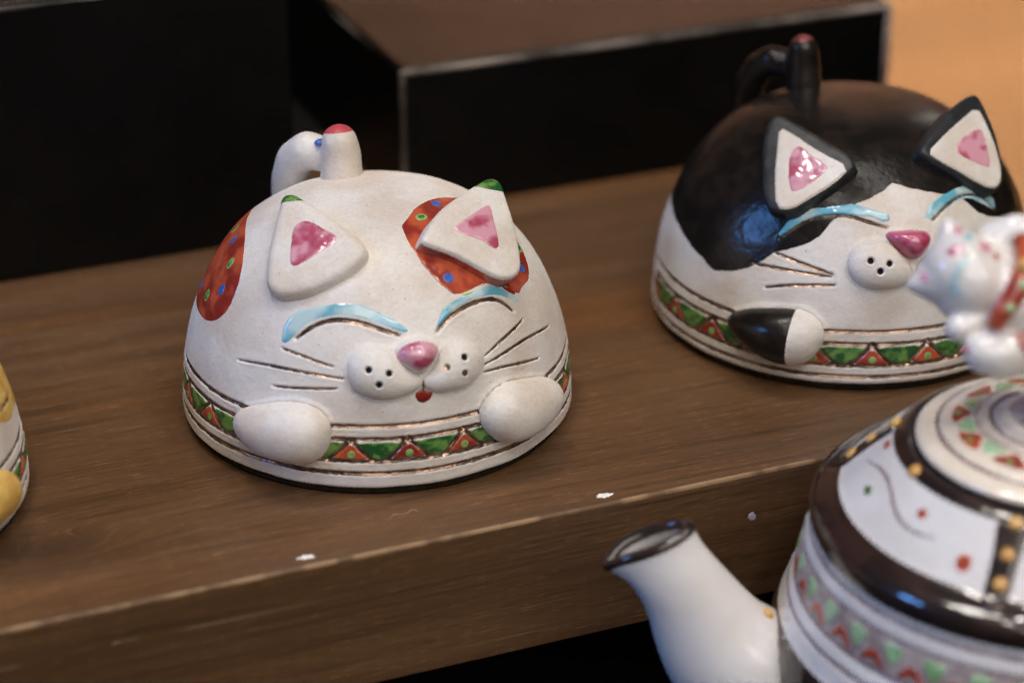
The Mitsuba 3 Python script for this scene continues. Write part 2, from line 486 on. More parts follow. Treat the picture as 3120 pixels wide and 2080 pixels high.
glaze('white_stoneware', white_glaze, lambda p, n, uv: .34 + .22 * fbm(p.x * 120, p.y * 120, p.z * 120, 2), .45, fine_bump, .00009)
glaze('grey_white_stoneware', white_glaze, .42, .45, fine_bump, .00009)
glaze('pink_glaze', blotch((.58, .285, .36), (.37, .06, .115), 210, .44, .66, 3.0), .10, .6, gloss_bump, .00028, 1.0, .92)
glaze('magenta_glaze', blotch((.46, .11, .19), (.34, .04, .085), 260, .40, .62, 3.0), .08, .6, gloss_bump, .0001, 1.0, .92)
glaze('red_glaze', blotch((.45, .085, .038), (.23, .026, .017), 170, .36, .66, 1.0), .15, .55, gloss_bump, .00034, .7, .9)
glaze('deep_red_glaze', blotch((.27, .028, .014), (.16, .014, .01), 300), .2, .5)
glaze('rose_glaze', blotch((.48, .07, .085), (.40, .05, .07), 300), .4, .4)
glaze('muted_rose_glaze', blotch((.25, .05, .055), (.12, .03, .03), 300), .3, .5)
glaze('green_glaze', blotch((.13, .27, .06), (.016, .085, .022), 420, .34, .62, 5.0), .08, .6, gloss_bump, .0001, 1.0, .95)
glaze('pale_green_glaze', blotch((.25, .40, .14), (.10, .26, .06), 500, .4, .65, 8.0), .14, .5, None, 1, .6)
glaze('mint_glaze', blotch((.36, .55, .32), (.16, .36, .13), 300, .4, .7, 8.0), .12, .5, None, 1, .7)
glaze('blue_glaze', blotch((.05, .14, .46), (.035, .09, .34), 500), .35, .5, None, 1, .4)
glaze('turquoise_glaze', blotch((.42, .56, .59), (.10, .345, .46), 150, .36, .62, 2.0), .11, .6, gloss_bump, .00013, 1.0, .92)
glaze('cream_glaze', blotch((.66, .66, .40), (.45, .55, .25), 700), .25, .5, None, 1, .8)
glaze('lustre', blotch((.34, .225, .15), (.13, .085, .07), 500, .35, .65), .2, .5, lambda p, n, uv: fbm(p.x * 1600, p.y * 1600, p.z * 1600, 2), .00012, 0, .9, .75)
glaze('hole_shade', (.006, .005, .004), .7, .2)  # black disc colour stands for the shade inside the whisker dents
glaze('black_glaze', blotch((.009, .0072, .0062), (.016, .0115, .009), 200), lambda p, n, uv: .19 + .14 * fbm(p.x * 300, p.y * 300, p.z * 300, 2), .36, fine_bump, .00006)
glaze('charcoal_glaze', blotch((.016, .017, .019), (.026, .027, .029), 400), .42, .4, fine_bump, .00007)
glaze('shaded_foot_clay', blotch((.022, .014, .006), (.008, .006, .004), 700), .85, .2)  # dark clay, blackened further for the shadow under the rim
glaze('yellow_glaze', blotch((.62, .42, .13), (.52, .30, .07), 200), .35, .45, fine_bump, .00007)
glaze('porcelain', blotch((.70, .68, .68), (.66, .63, .62), 60), .11, .5, gloss_bump, .00005, .8, .95)
glaze('cream_porcelain', blotch((.74, .66, .56), (.70, .61, .50), 90), .12, .5, gloss_bump, .00005, .8, .95)
glaze('tenmoku', blotch((.030, .015, .012), (.016, .009, .008), 140), .07, .6, gloss_bump, .00007, 1.0, .97)
glaze('mauve_line', blotch((.22, .15, .165), (.16, .11, .12), 300), .3, .5)
glaze('mauve_fill', blotch((.44, .37, .36), (.30, .235, .23), 300), .3, .5)
glaze('gold_bead', blotch((.68, .38, .10), (.5, .24, .04), 500), .12, .6, None, 1, 1.0)


def wood(along, base_dark, base_light, red, fx, fy, seed):
    def f(p, n, uv):
        flat = n.z > .7
        x = p.x
        y = dr.select(flat, p.y, p.z * 1.3 + .31)
        knot = dr.exp(-dr.square((x + .105) / .020) - dr.square((y - .032) / .008))
        yy = y + .010 * (fbm(x * 4 + seed, y * 9, seed, 2) - .5) + .012 * knot
        tone = fbm(x * 5 + seed, yy * 38, 3.0 + seed, 3)
        g1 = fbm(x * 10 + seed, yy * 210, seed + 2, 3)
        g2 = fbm(x * 55, yy * 1100 + seed, seed + 9, 2)
        g3 = fbm(x * 240, yy * 3800, seed, 2)
        c = mix(base_dark, base_light, smoothstep(.22, .80, .55 * tone + .45 * g1))
        c = mix(c, red, .55 * smoothstep(.50, .76, fbm(x * 7 + 4, yy * 60, seed + 4, 3)))
        c = c * (.72 + .26 * g1 + .32 * g2)
        c = mix(c, mi.Color3f(c) * 2.2 + .01, .6 * smoothstep(.60, .82, g3))
        c = mix(c, (.030, .017, .009), .35 * smoothstep(.60, .78, fbm(x * 22, yy * 520, seed + 6, 2)))
        c = mix(c, (.030, .017, .009), .30 * smoothstep(.60, .74, fbm(x * 130, yy * 2300, seed + 8, 2)))
        c = mix(c, (.030, .016, .010), .55 * knot)
        ln = dr.abs(p.z + .0104 + .0012 * (noise(x * 30, 1.0, 2.0) - .5) + .02 * (x + .14) * .25)
        on = dr.select(flat, 0.0, smoothstep(-.035, -.075, x) * smoothstep(.35, .6, noise(x * 160, 2.0, 5.0) * .6 + noise(x * 45, 1.0, 3.0) * .5))
        c = mix(c, (.20, .14, .09), .7 * on * (1 - smoothstep(.0002, .0006, ln)))
        return c * 1.0
    return f


def wood_bump(p, n, uv):
    y = dr.select(n.z > .7, p.y, p.z * 1.3)
    return fbm(p.x * 40, y * 1500, 0, 2) + .5 * fbm(p.x * 300, y * 900, 2, 2)


glaze('shelf_wood', wood(0, (.082, .040, .018), (.128, .067, .031), (.158, .066, .022), 0, 0, 1.3), lambda p, n, uv: .29 + .2 * fbm(p.x * 60, p.y * 400, p.z * 400, 2), .5, wood_bump, .00012)
glaze('bare_arris', lambda p, n, uv: mix((.27, .165, .085), (.12, .066, .033), smoothstep(.35, .7, fbm(p.x * 160, 3.0, 1.0, 3))), .5, .4)
glaze('box_black', blotch((.0018, .0016, .0015), (.0028, .0024, .002), 60), .42, .16, lambda p, n, uv: fbm(p.x * 700, p.y * 700, p.z * 700, 2), .00008)
glaze('box_top_warm_sheen', blotch((.014, .0095, .0075), (.020, .0135, .0105), 45), .26, .34, lambda p, n, uv: fbm(p.x * 700, p.y * 700, p.z * 700, 2), .00008)  # browner than the sides: warm room reflection put into the colour
glaze('box_worn', lambda p, n, uv: mix((.030, .023, .019), (.31, .26, .225), smoothstep(.34, .74, fbm(p.x * 48, p.y * 48, p.z * 48, 4))), .6, .4)
glaze('paint_fleck', (.80, .78, .74), .5, .4)
glaze('lilac_fleck', (.42, .36, .46), .4, .5)
glaze('lint', (.45, .40, .34), .8, .2)
glaze('black_board', (.006, .006, .006), .7, .2)  # also gives the darkness under and behind the shelf as colour
glaze('floor_wood', lambda p, n, uv: mix((.56, .29, .125), (.47, .23, .09), fbm(p.x * 2 + 13 * cell_rand(dr.floor(p.y / .09)), p.y * 40, 0, 3)) * (.74 + .52 * cell_rand(dr.floor(p.y / .09))), .35, .5)
glaze('warm_wall', (.33, .175, .105), .8, .3)

# ------------------------------------------------------------------ the setting
for k in range(30):
    y0 = .62 + k * .09
    b = rounded_box((4.6, .0875, .02), .002, 1).translate((1.3, y0, -.76))
    put('floor__plank', tm(b), 'floor_wood', False)
sub = trimesh.creation.box((5.2, 4.2, .02)); sub.apply_translation((1.2, 1.3, -.785))
put('floor', sub, 'black_board', False); tag('floor', None, kind='structure')
wall = trimesh.creation.box((6.0, .06, 3.0)); wall.apply_translation((1.0, 3.45, .72))
put('back_wall', wall, 'warm_wall', False); tag('back_wall', None, kind='structure')

# ------------------------------------------------------------------ shelf
sh = tm(rounded_box((.936, .285, .0397), .0007, 2).translate((-.232, .1425, -.0397 / 2)))
put('shelf__board', sh, 'shelf_wood', False)
tag('shelf', 'thick brown stained wooden shelf board under the ceramic cats', 'shelf')
# the bare front arris, worn light along its length
rng = np.random.default_rng(5)
xs = np.linspace(-.6995, .235, 900)
w = .00016 + .00024 * meshkit.fbm(np.c_[xs * 60, xs * 0, xs * 0], 3)
prof = np.array([[-.00012, -1.0], [-.00018, -.45], [.0, .0], [.45, .00018], [1.0, .00012]])
V = []
for x, a in zip(xs, w):
    c = np.array([.0007 * (1 - math.sqrt(.5)), -.0007 * (1 - math.sqrt(.5))])
    V += [[x, -.00006, -.0007 - a], [x, -.00004 + .00005, -.00055], [x, c[0] - .00006, c[1] + .00006], [x, .00055, -.00001 + .00002], [x, .0007 + a, .00006]]
I, J = np.meshgrid(np.arange(4), np.arange(len(xs) - 1))
q = np.stack([J * 5 + I, (J + 1) * 5 + I, (J + 1) * 5 + I + 1, J * 5 + I + 1], -1).reshape(-1, 4)
put('shelf__worn_edge', (np.array(V), q), 'bare_arris', True)
tag('shelf__worn_edge', 'pale bare wood along the front top edge of the shelf')


def fleck(key, x, y, z, sx, sy, ang, mat, up=True, seed=0, jag=.42):
    r = np.random.default_rng(seed)
    t = np.linspace(0, 2 * np.pi, 18, endpoint=False)
    k = 1 + jag * (r.random(18) - .5) * 2
    a = math.radians(ang)
    u, v = sx * np.cos(t) * k, sy * np.sin(t) * k
    X, Y = u * math.cos(a) - v * math.sin(a), u * math.sin(a) + v * math.cos(a)
    V, F = [], []
    for lev, h in ((1.0, .00001), (.93, .00016), (.55, .0003), (0.02, .00026)):
        V.append(np.stack([x + X * lev, y + Y * lev, z + 0 * X + h * (1 + .5 * (r.random(18) - .5))], -1) if up else np.stack([x + X * lev, y + 0 * X - h, z + Y * lev], -1))
    i = np.arange(18)
    for l in range(3):
        F += [np.stack([l * 18 + i, l * 18 + (i + 1) % 18, (l + 1) * 18 + (i + 1) % 18], -1), np.stack([l * 18 + i, (l + 1) * 18 + (i + 1) % 18, (l + 1) * 18 + i], -1)]
    return put(key, (np.vstack(V), np.vstack(F)), mat, True)


fleck('shelf__paint_fleck', .0368, .0042, 0, .0022, .0011, -8, 'paint_fleck', True, 1)
fleck('shelf__paint_fleck', -.0465, .0046, 0, .0022, .0009, -4, 'paint_fleck', True, 2)
fleck('shelf__paint_fleck', .0792, -.0001, -.0135, .0012, .0014, 30, 'lilac_fleck', False, 3, .2)
fleck('shelf__paint_fleck', -.0975, -.0001, -.0103, .0011, .0005, 8, 'bare_arris', False, 4)
lint = sweep(np.array([[-19.5, 15.0, .15], [-17.5, 15.6, .3], [-15.6, 15.1, .2], [-13.5, 15.9, .5], [-12.1, 15.2, .2]]), [.055] * 5, 5, .3)
lint.apply_scale(.001)
put('lint_thread', lint, 'lint')
tag('lint_thread', 'tiny pale thread of lint lying on the shelf in front of the white cat', 'thread')

low = tm(rounded_box((.94, .6, .03), .002, 1).translate((-.232, .12, -.105)))  # black colour adds to the shade under the upper shelf
put('lower_shelf', low, 'black_board', False)
tag('lower_shelf', 'lower shelf board coloured black for the shade below the wooden shelf', 'shelf')
bk = trimesh.creation.box((.93, .02, .049)); bk.apply_translation((-.232, .35, -.0649))  # added black panel, stands in for the darkness below the shelf
put('lower_shelf__added_dark_board', bk, 'black_board', False)


bb = trimesh.creation.box((.93, .014, .047)); bb.apply_translation((-.232, .482, .0236))  # added unseen board, keeps the lit floor out of the gap reflections
put('shelf__added_dark_board', bb, 'black_board', False)
rest = trimesh.creation.box((.93, .2035, .0385)); rest.apply_translation((-.232, .3885, -.0196))  # added black board so the gap between the boxes stays dark
put('shelf__added_dark_batten', rest, 'black_board', False)

# ------------------------------------------------------------------ black boxes behind
def black_box(key, x0, x1, y0, y1, h, label, edges):
    b = tm(rounded_box((x1 - x0, y1 - y0, h), .0012, 2).translate(((x0 + x1) / 2, (y0 + y1) / 2, h / 2 + .0004)))
    put(key + '__body', b, 'box_black', 30)
    lid = tm(rounded_box((x1 - x0 - .003, y1 - y0 - .003, .0012), .0004, 1).translate(((x0 + x1) / 2, (y0 + y1) / 2, h + .0003)))  # added top sheet that carries the warm sheen as colour
    put(key + '__top', lid, 'box_top_warm_sheen', 30)
    tag(key, label, 'box')
    for (a, c, r, mat) in edges:
        a, c = np.array(a), np.array(c)
        n = 60; t = np.linspace(0, 1, n)
        pts = a + (c - a) * t[:, None]
        rr = r * (.55 + .9 * meshkit.fbm(pts * 55 + 3, 3))
        e = sweep(pts * 1000, rr * 1000, 8, 2.0, True)
        e.apply_scale(.001)
        put(key + '__worn_edge', e, mat, True)


BX, BY, BH = .0540, .2040, .0500
i_ = .0009
black_box('black_box', BX, .2385, BY, .47, BH, 'low black box with worn pale edges behind the black and white cat',
          [((BX + .001, BY + i_, BH - i_), (.2375, BY + i_, BH - i_), .0013, 'box_worn'), ((BX + i_, BY + i_, .001), (BX + i_, BY + i_, BH - .001), .0013, 'box_worn'),
           ((BX + i_, BY + .001, BH - i_), (BX + i_, .469, BH - i_), .0009, 'box_worn'), ((.2385 - i_, BY + i_, .001), (.2385 - i_, BY + i_, BH - .001), .0015, 'box_worn')])
black_box('black_box_001', -.42, .0157, .2000, .40, .0895, 'taller black box behind the white cat at the left',
          [((-.419, .2009, .0886), (.0150, .2009, .0886), .0012, 'box_worn')])

# ------------------------------------------------------------------ the cats
TT = np.linspace(0, np.pi / 2, 900)
DR, DZ = 55 * np.cos(TT) ** .66, 60 * np.sin(TT) ** 1.02 + 4
LIPR, LIPZ = [52.6, 53.8, 54.5, 54.9], [2.75, 2.7, 2.9, 3.4]
S0 = float(np.hypot(np.diff(LIPR + [55.]), np.diff(LIPZ + [4.])).sum())


def dome(centre, scale, seed):
    return Turned(np.r_[LIPR, DR], np.r_[LIPZ, DZ], (centre[0], centre[1], 0), scale, seed, S0)


def body_grid(D, f0, f1, fine, coarse, ds):
    phis = np.r_[np.arange(f0, f1, fine), np.arange(f1, f0 + 360, coarse)]
    ss = np.r_[np.arange(-S0, 90, ds), np.arange(90, D.s[-1], .5), D.s[-1] - 1e-3]
    return D.grid(phis, ss)


def in_frame(D, X):
    return np.array(X, float) * D.scale / 1000 + D.centre


def foot(D, key):
    a = np.linspace(0, 2 * np.pi, 160, endpoint=False)
    pr = [(40, 1.8), (52.0, 3.1), (53.4, 3.0), (53.6, 2.2), (53.3, .6), (52.7, .02), (46, .02), (45, .4), (44, 1.7)]
    V = np.vstack([np.stack([r * np.sin(a), -r * np.cos(a), np.full(160, z)], -1) for r, z in pr])
    i = np.arange(160); F = []
    for l in range(len(pr) - 1):
        F.append(np.stack([(l + 1) * 160 + i, (l + 1) * 160 + (i + 1) % 160, l * 160 + (i + 1) % 160, l * 160 + i], -1))
    put(key + '__foot', (in_frame(D, V), np.vstack(F)), 'shaded_foot_clay', 40)


def band(D, key, s_lo, s_hi, apex0, period, ks, jit, incise):
    """The incised zigzag band: red triangles, green fields between them, a green dot in each triangle."""
    r = np.random.default_rng(jit)
    cells = []
    for k in ks:
        a = apex0 + period * k + r.normal(0, .35)
        hw = period * .375 + r.normal(0, .2)
        cells.append((a, hw, s_lo + r.normal(0, .12), s_hi + r.normal(0, .12)))
    if incise:
        for a, hw, lo, hi in cells:
            for c in ([(a - hw, lo), (a, hi)], [(a + hw, lo), (a, hi)]):
                D.groove(c, .45, .55)
        return cells
    return cells


def paint_band(D, key, cells, h=.35):
    for n, (a, hw, lo, hi) in enumerate(cells):
        H = hi - lo
        red = [(a - hw * .86, lo + .3), (a - hw * .42, lo + H * .44), (a, lo + H * .86), (a + hw * .42, lo + H * .44), (a + hw * .86, lo + .3), (a, lo + .25)]
        k = put(key + '__red_triangle', decal(D, red, .16, .25, h, .08, n + 3, smooth=1), 'red_glaze')
        put(k + '__green_dot', decal(D, disc((a + .2, lo + H * .29), (1.35, 1.25)), .24, .2, .28, .1, n), 'pale_green_glaze')
        for c in ([(a - hw, lo), (a, hi)], [(a + hw, lo), (a, hi)]):
            put(key + '__zigzag_line', ribbon(D, c, 1.35, .12, .1, .3, n + 2), 'lustre')
        if n + 1 < len(cells):
            b, hb, _, hi2 = cells[n + 1]
            g = [(a + .7, hi - .55), (b - .7, hi2 - .55), (b - hb * .5, lo + H * .42), (b - hb + .2, lo + .2), (a + hw - .2, lo + .2), (a + hw * .5, lo + H * .42)]
            put(key + '__green_field', decal(D, g, .13, .4, h, .18, n + 11, smooth=1), 'green_glaze')


def line_ring(D, s, f0, f1, width, key, h=.4, off=.1):
    f = np.arange(f0, f1 + .01, 2.0)
    put(key, ribbon(D, np.stack([f, np.full(len(f), s)], -1), width, off, .1, h, int(s * 10)), 'lustre')


def tail(D, key, pts, mat, tipmat, slim=1.0):
    P = np.array(pts, float)
    lo = [(*(P[0] + [0, 0, -7]), 8.6 * slim), (*(P[0] + [0, 0, -2.5]), 6.3 * slim), (*(P[0] * .5 + P[1] * .5), 5.7 * slim), (*P[1], 5.6 * slim), (*(P[2] - [0, 0, .4]), 5.2 * slim)]
    lp = [(*c, r) for c, r in zip(P[3:], np.array([4.8, 5.0, 5.3, 5.4, 5.3, 5.2]) * slim)]
    m = blob([lo, lp], .7, 14)
    lobe = blob([lo], .7, 14)
    m.vertices = in_frame(D, m.vertices)
    put(key + '__tail', m, mat)
    # painted tip: a cap lying on the end of the lobe
    d = lobe.vertices @ np.array([0, .25, 1.0]) / np.linalg.norm([0, .25, 1.0])
    cap = clip_mesh(lobe.vertices + lobe.vertex_normals * .08, lobe.faces, (d.max() - (2.0 if slim == 1 else 1.5)) - d)
    cap.vertices = in_frame(D, cap.vertices)
    put(key + '__tail_tip', cap, tipmat)


# ---- the white cat
A = dict(
  red_l=[(-140,50),(-136,54),(-128,56.5),(-119.4,57.4),(-102.0,57.6),(-91.6,55.4),(-82.9,51.7),(-78.1,47.2),(-76.9,43.1),(-77.3,38.7),(-80.5,35.2),(-85.5,32.8),(-92.5,31.4),(-102,31.2),(-113,32),(-124,35),(-134,40),(-139,45)],
  red_l_dots=[(-104.6,52.7),(-91.3,49.2),(-86.3,42.3),(-95.2,37.4),(-116.1,52.6),(-108.1,35.9)],
  red_r=[(74.9,71.6),(69.8,75.4),(59.4,78.6),(41.6,79.8),(24.0,78.9),(10.0,76.0),(2.6,73.9),(2.0,71.8),(0.9,68.7),(1.6,64.7),(2.4,60.9),(3.8,57.4),(6.1,53.9),(8.8,50.5),(11.0,48.7),(14.0,48.3),(18.0,48.4),(22.4,48.8),(25.6,48.7),(30.0,47.7),(34.3,45.8),(36.8,43.8),(39.3,41.4),(42.3,42.0),(45.9,42.5),(49.1,41.9),(54.6,43.6),(58.6,45.7),(62.1,48.1),(65.4,50.8),(76.1,54.6),(84.5,60.0),(80.8,66.6)],
  red_r_dots=[(54.2,75.9),(24.3,75.0),(11.9,53.5),(50.5,46.0),(60.1,49.7)],
  brow_l=[(-51.1,36.6),(-51.5,39.9),(-50.5,43.1),(-48.0,45.9),(-43.4,47.1),(-36.8,48.8),(-30.0,49.6),(-23.2,49.1),(-16.7,46.8),(-11.2,44.2),(-7.8,41.7),(-8.6,40.8),(-10.4,41.0),(-13.9,42.3),(-20.0,44.4),(-26.3,45.5),(-32.1,45.8),(-37.9,44.8),(-42.1,42.9),(-45.4,40.3),(-47.3,37.7),(-48.9,36.2)],
  brow_r=[(0.6,41.0),(2.2,43.3),(4.3,45.5),(7.8,46.9),(13.0,47.8),(18.9,47.9),(23.8,48.4),(29.2,47.7),(33.3,45.4),(36.2,42.7),(39.0,40.2),(37.3,39.1),(33.7,41.4),(30.5,43.7),(25.7,45.1),(20.8,45.8),(14.8,45.6),(9.7,44.6),(5.4,42.8),(2.1,40.8)],
  fleck=[(14.1,48.4),(16.7,48.6),(20.0,48.3),(18.5,47.4),(15.1,47.5)],
  fleck2=[(32.8,46.0),(36.2,44.7),(38.2,42.7),(37.6,41.8),(35.4,43.1),(33.4,44.9)],
  eye_l=[(-45.9,38.4),(-42.3,41.3),(-38.2,43.6),(-33.2,44.7),(-28.1,44.7),(-23.1,44.0),(-17.0,42.2),(-11.1,40.4)],
  eye_r=[(1.3,40.1),(4.5,42.2),(9.5,44.1),(16.2,45.1),(22.8,44.9),(27.5,43.7),(30.6,41.5),(33.3,38.5)],
  wh=[[(-50.0,35.1),(-42.7,34.2),(-37.1,33.1),(-32.7,32.3)],[(-65.6,28.4),(-55.4,29.8),(-45.7,30.1),(-36.8,29.8),(-29.2,29.3)],[(-51.4,24.7),(-45.0,25.3),(-39.3,26.0),(-31.2,26.6)],
      [(15.8,30.7),(24.4,33.3),(36.1,35.1)],[(15.2,28.5),(26.3,29.9),(35.9,30.2),(50.1,28.0)],[(14.4,26.6),(21.0,26.3),(29.4,24.8),(38.5,22.9)]],
  muz_l=[(-28.0,31.0),(-27.9,33.6),(-26.8,35.8),(-24.6,37.3),(-21.5,37.9),(-17.9,37.7),(-14.9,37.0),(-13.0,35.6),(-11.4,33.0),(-9.1,30.6),(-6.8,29.1),(-6.1,28.4),(-6.4,26.9),(-7.6,25.9),(-10.0,25.3),(-13.2,24.4),(-16.5,24.0),(-20.2,24.5),(-23.5,25.6),(-25.9,26.8),(-27.5,28.9)],
  muz_r=[(-6.0,28.6),(-6.0,27.3),(-5.1,26.1),(-3.5,25.1),(-1.1,24.6),(2.7,24.3),(6.7,24.6),(10.2,25.9),(12.9,27.5),(14.1,29.4),(14.4,31.6),(13.5,34.0),(11.3,35.8),(8.3,36.8),(4.8,36.9),(2.4,36.1),(0.5,34.7),(-0.8,32.3),(-2.9,30.4),(-5.0,29.3)],
  nose_b=[(-13.8,36.7),(-12.1,38.1),(-9.2,39.1),(-6.0,39.1),(-3.0,38.5),(-0.5,37.6),(0.5,35.9),(-0.1,34.1),(-2.0,32.3),(-3.9,31.0),(-5.5,30.0),(-6.5,29.5),(-7.9,30.2),(-9.5,31.4),(-11.6,32.6),(-13.2,34.4)],
  nose=[(-13.3,35.6),(-12.2,36.9),(-10.1,38.0),(-7.0,38.5),(-4.3,38.3),(-1.9,37.4),(-0.6,36.2),(-0.9,35.0),(-2.1,33.6),(-4.0,32.0),(-6.0,31.0),(-7.9,31.2),(-9.9,32.4),(-11.4,33.1),(-12.7,34.3)],
  holes=[(-21.5,32.1),(-15.8,31.1),(-18.7,28.4),(6.4,32.5),(0.9,30.9),(5.6,28.7)],
  tongue=[(-6.1,26.0),(-4.7,25.3),(-3.0,24.8),(-3.0,23.9),(-3.8,22.7),(-5.5,22.0),(-7.2,22.2),(-8.1,23.2),(-8.4,24.6),(-7.7,25.4)],
  paw_l=[(-63.0,13.3),(-62.0,15.3),(-59.1,17.3),(-54.9,19.0),(-50.2,20.8),(-44.5,22.1),(-39.6,22.2),(-35.3,20.8),(-32.9,18.6),(-32.0,15.6),(-32.5,11.9),(-34.0,8.9),(-36.2,6.9),(-39.1,5.8),(-42.7,5.6),(-47.6,5.5),(-52.1,6.1),(-57.0,7.7),(-60.8,9.2),(-62.6,11.0)],
  paw_r=[(10.0,15.7),(11.0,18.4),(13.8,20.6),(17.2,21.9),(21.6,22.2),(27.5,21.0),(33.9,19.3),(38.7,17.3),(41.6,15.1),(43.1,12.7),(43.4,10.6),(41.1,8.7),(36.9,6.9),(31.4,5.8),(27.0,5.1),(22.4,5.1),(18.2,5.7),(15.1,7.3),(12.8,9.6),(10.8,12.3)],
)
WL = dict(o=[-36.4,-26.47,51.91],e1=[.904,-.138,.405],e2=[-.063,.894,.444],n=[-.423,-.427,.799],
  out=[(-0.1,8.8),(-1.6,5.2),(-1.3,2.1),(0.8,-0.7),(6.2,-3.2),(13.4,-4.0),(19.8,-3.8),(24.2,-2.3),(26.3,0.3),(26.2,3.3),(24.0,9.0),(19.8,18.9),(17.4,23.7),(15.6,27.4),(12.4,28.4),(10.0,24.9),(6.8,20.3),(2.8,14.2)],
  pink=[(11.0,15.7),(13.1,17.0),(15.6,16.5),(17.7,13.5),(19.1,10.3),(20.9,7.9),(20.4,6.2),(18.1,5.1),(14.1,4.6),(10.3,4.3),(7.2,4.6),(6.3,6.2),(8.3,10.2)],
  tip=[(8,32),(18,32),(19.0,23.6),(16.3,23.6),(14.3,24.4),(12.0,25.6),(9.5,27.0)])
WR = dict(o=[1.75,-32.59,61.99],e1=[.879,-.229,-.417],e2=[.447,.699,.558],n=[.164,-.677,.718],
  out=[(-0.2,0.5),(0.3,3.6),(2.3,10.1),(5.2,14.8),(9.1,20.0),(12.7,24.4),(15.5,27.5),(18.5,27.1),(19.9,25.0),(22.0,21.1),(24.5,16.2),(26.7,10.7),(28.6,4.5),(28.3,1.5),(26.2,-0.8),(23.2,-2.0),(18.8,-1.7),(12.2,-0.3),(6.2,0.2),(2.0,-0.0)],
  pink=[(7.3,7.5),(9.3,10.1),(12.3,14.2),(15.4,18.0),(16.8,18.1),(18.2,14.3),(20.1,9.8),(21.4,6.8),(19.8,5.3),(16.3,6.5),(12.0,6.6),(8.9,6.2)],
  tip=[(8,31),(23,31),(22.5,25.0),(19.0,24.0),(16.7,23.4),(14.1,22.9),(9,22.5)])
BL = dict(o=[-39.19,-28.38,48.15],e1=[.856,-.175,.486],e2=[-.064,.898,.436],n=[-.513,-.404,.757],
  out=[(11.8,26.3),(14.4,27.3),(16.6,24.7),(21.1,13.8),(25.3,3.8),(25.2,0.8),(24.1,-0.9),(17.5,-2.3),(10.2,-2.7),(4.1,-2.9),(0.7,-0.5),(-1.4,3.1),(0.5,9.2),(5.4,18.2),(8.5,23.0)],
  white=[(13.5,22.8),(15.9,17.6),(18.6,9.3),(23.6,-0.4),(17.5,-1.9),(10.2,-2.2),(3.9,-2.2),(0.6,0.6),(4.8,9.2),(9.5,16.5)],
  pink=[(14.1,14.1),(15.7,13.3),(16.5,9.0),(18.5,4.3),(18.4,2.6),(15.5,1.6),(11.2,1.0),(7.4,1.5),(6.3,2.9),(8.5,7.8),(11.0,12.2)])
BR = dict(o=[1.5,-35.09,61.65],e1=[.83,-.273,-.486],e2=[.529,.662,.531],n=[.177,-.698,.694],
  out=[(12.2,27.2),(14.4,27.5),(18.5,22.9),(23.0,16.2),(26.0,8.3),(26.7,2.5),(24.2,-0.8),(20.0,-1.4),(11.8,-1.1),(3.7,-1.0),(-0.2,-0.4),(-0.2,2.4),(3.8,13.0),(8.2,21.8)],
  white=[(14.0,23.3),(18.0,19.2),(22.8,12.2),(25.3,6.2),(25.3,2.2),(23.4,-0.3),(18.9,-.8),(11.7,-0.3),(5.2,-0.2),(1.5,0.6),(4.8,7.4),(9.3,15.5)],
  pink=[(14.7,16.0),(16.9,16.3),(19.6,10.4),(21.6,5.3),(17.9,4.4),(13.0,4.3),(9.1,4.7),(10.0,9.1)])


def face(D, key, d, holes_l, holes_r, gold):
    """Muzzle, nose and tongue of one cat."""
    out = []
    for nm, hs in (('muz_l', holes_l), ('muz_r', holes_r)):
        L = Lump(D, d[nm], 4.7, .42, [(h[0], h[1], .85, 1.1 if i_ not in gold else .4) for i_, h in hs])
        k = put(key + '__muzzle', L.mesh(.3), 'white_stoneware')
        for i_, h in hs:
            put(k + '__whisker_hole', decal(L, disc(h, (.84 / 52 * 57.3, .84)), .12, .1, .16, .04, i_, sink=.0), 'lustre' if i_ in gold else 'hole_shade')
        out.append(L)
    return out


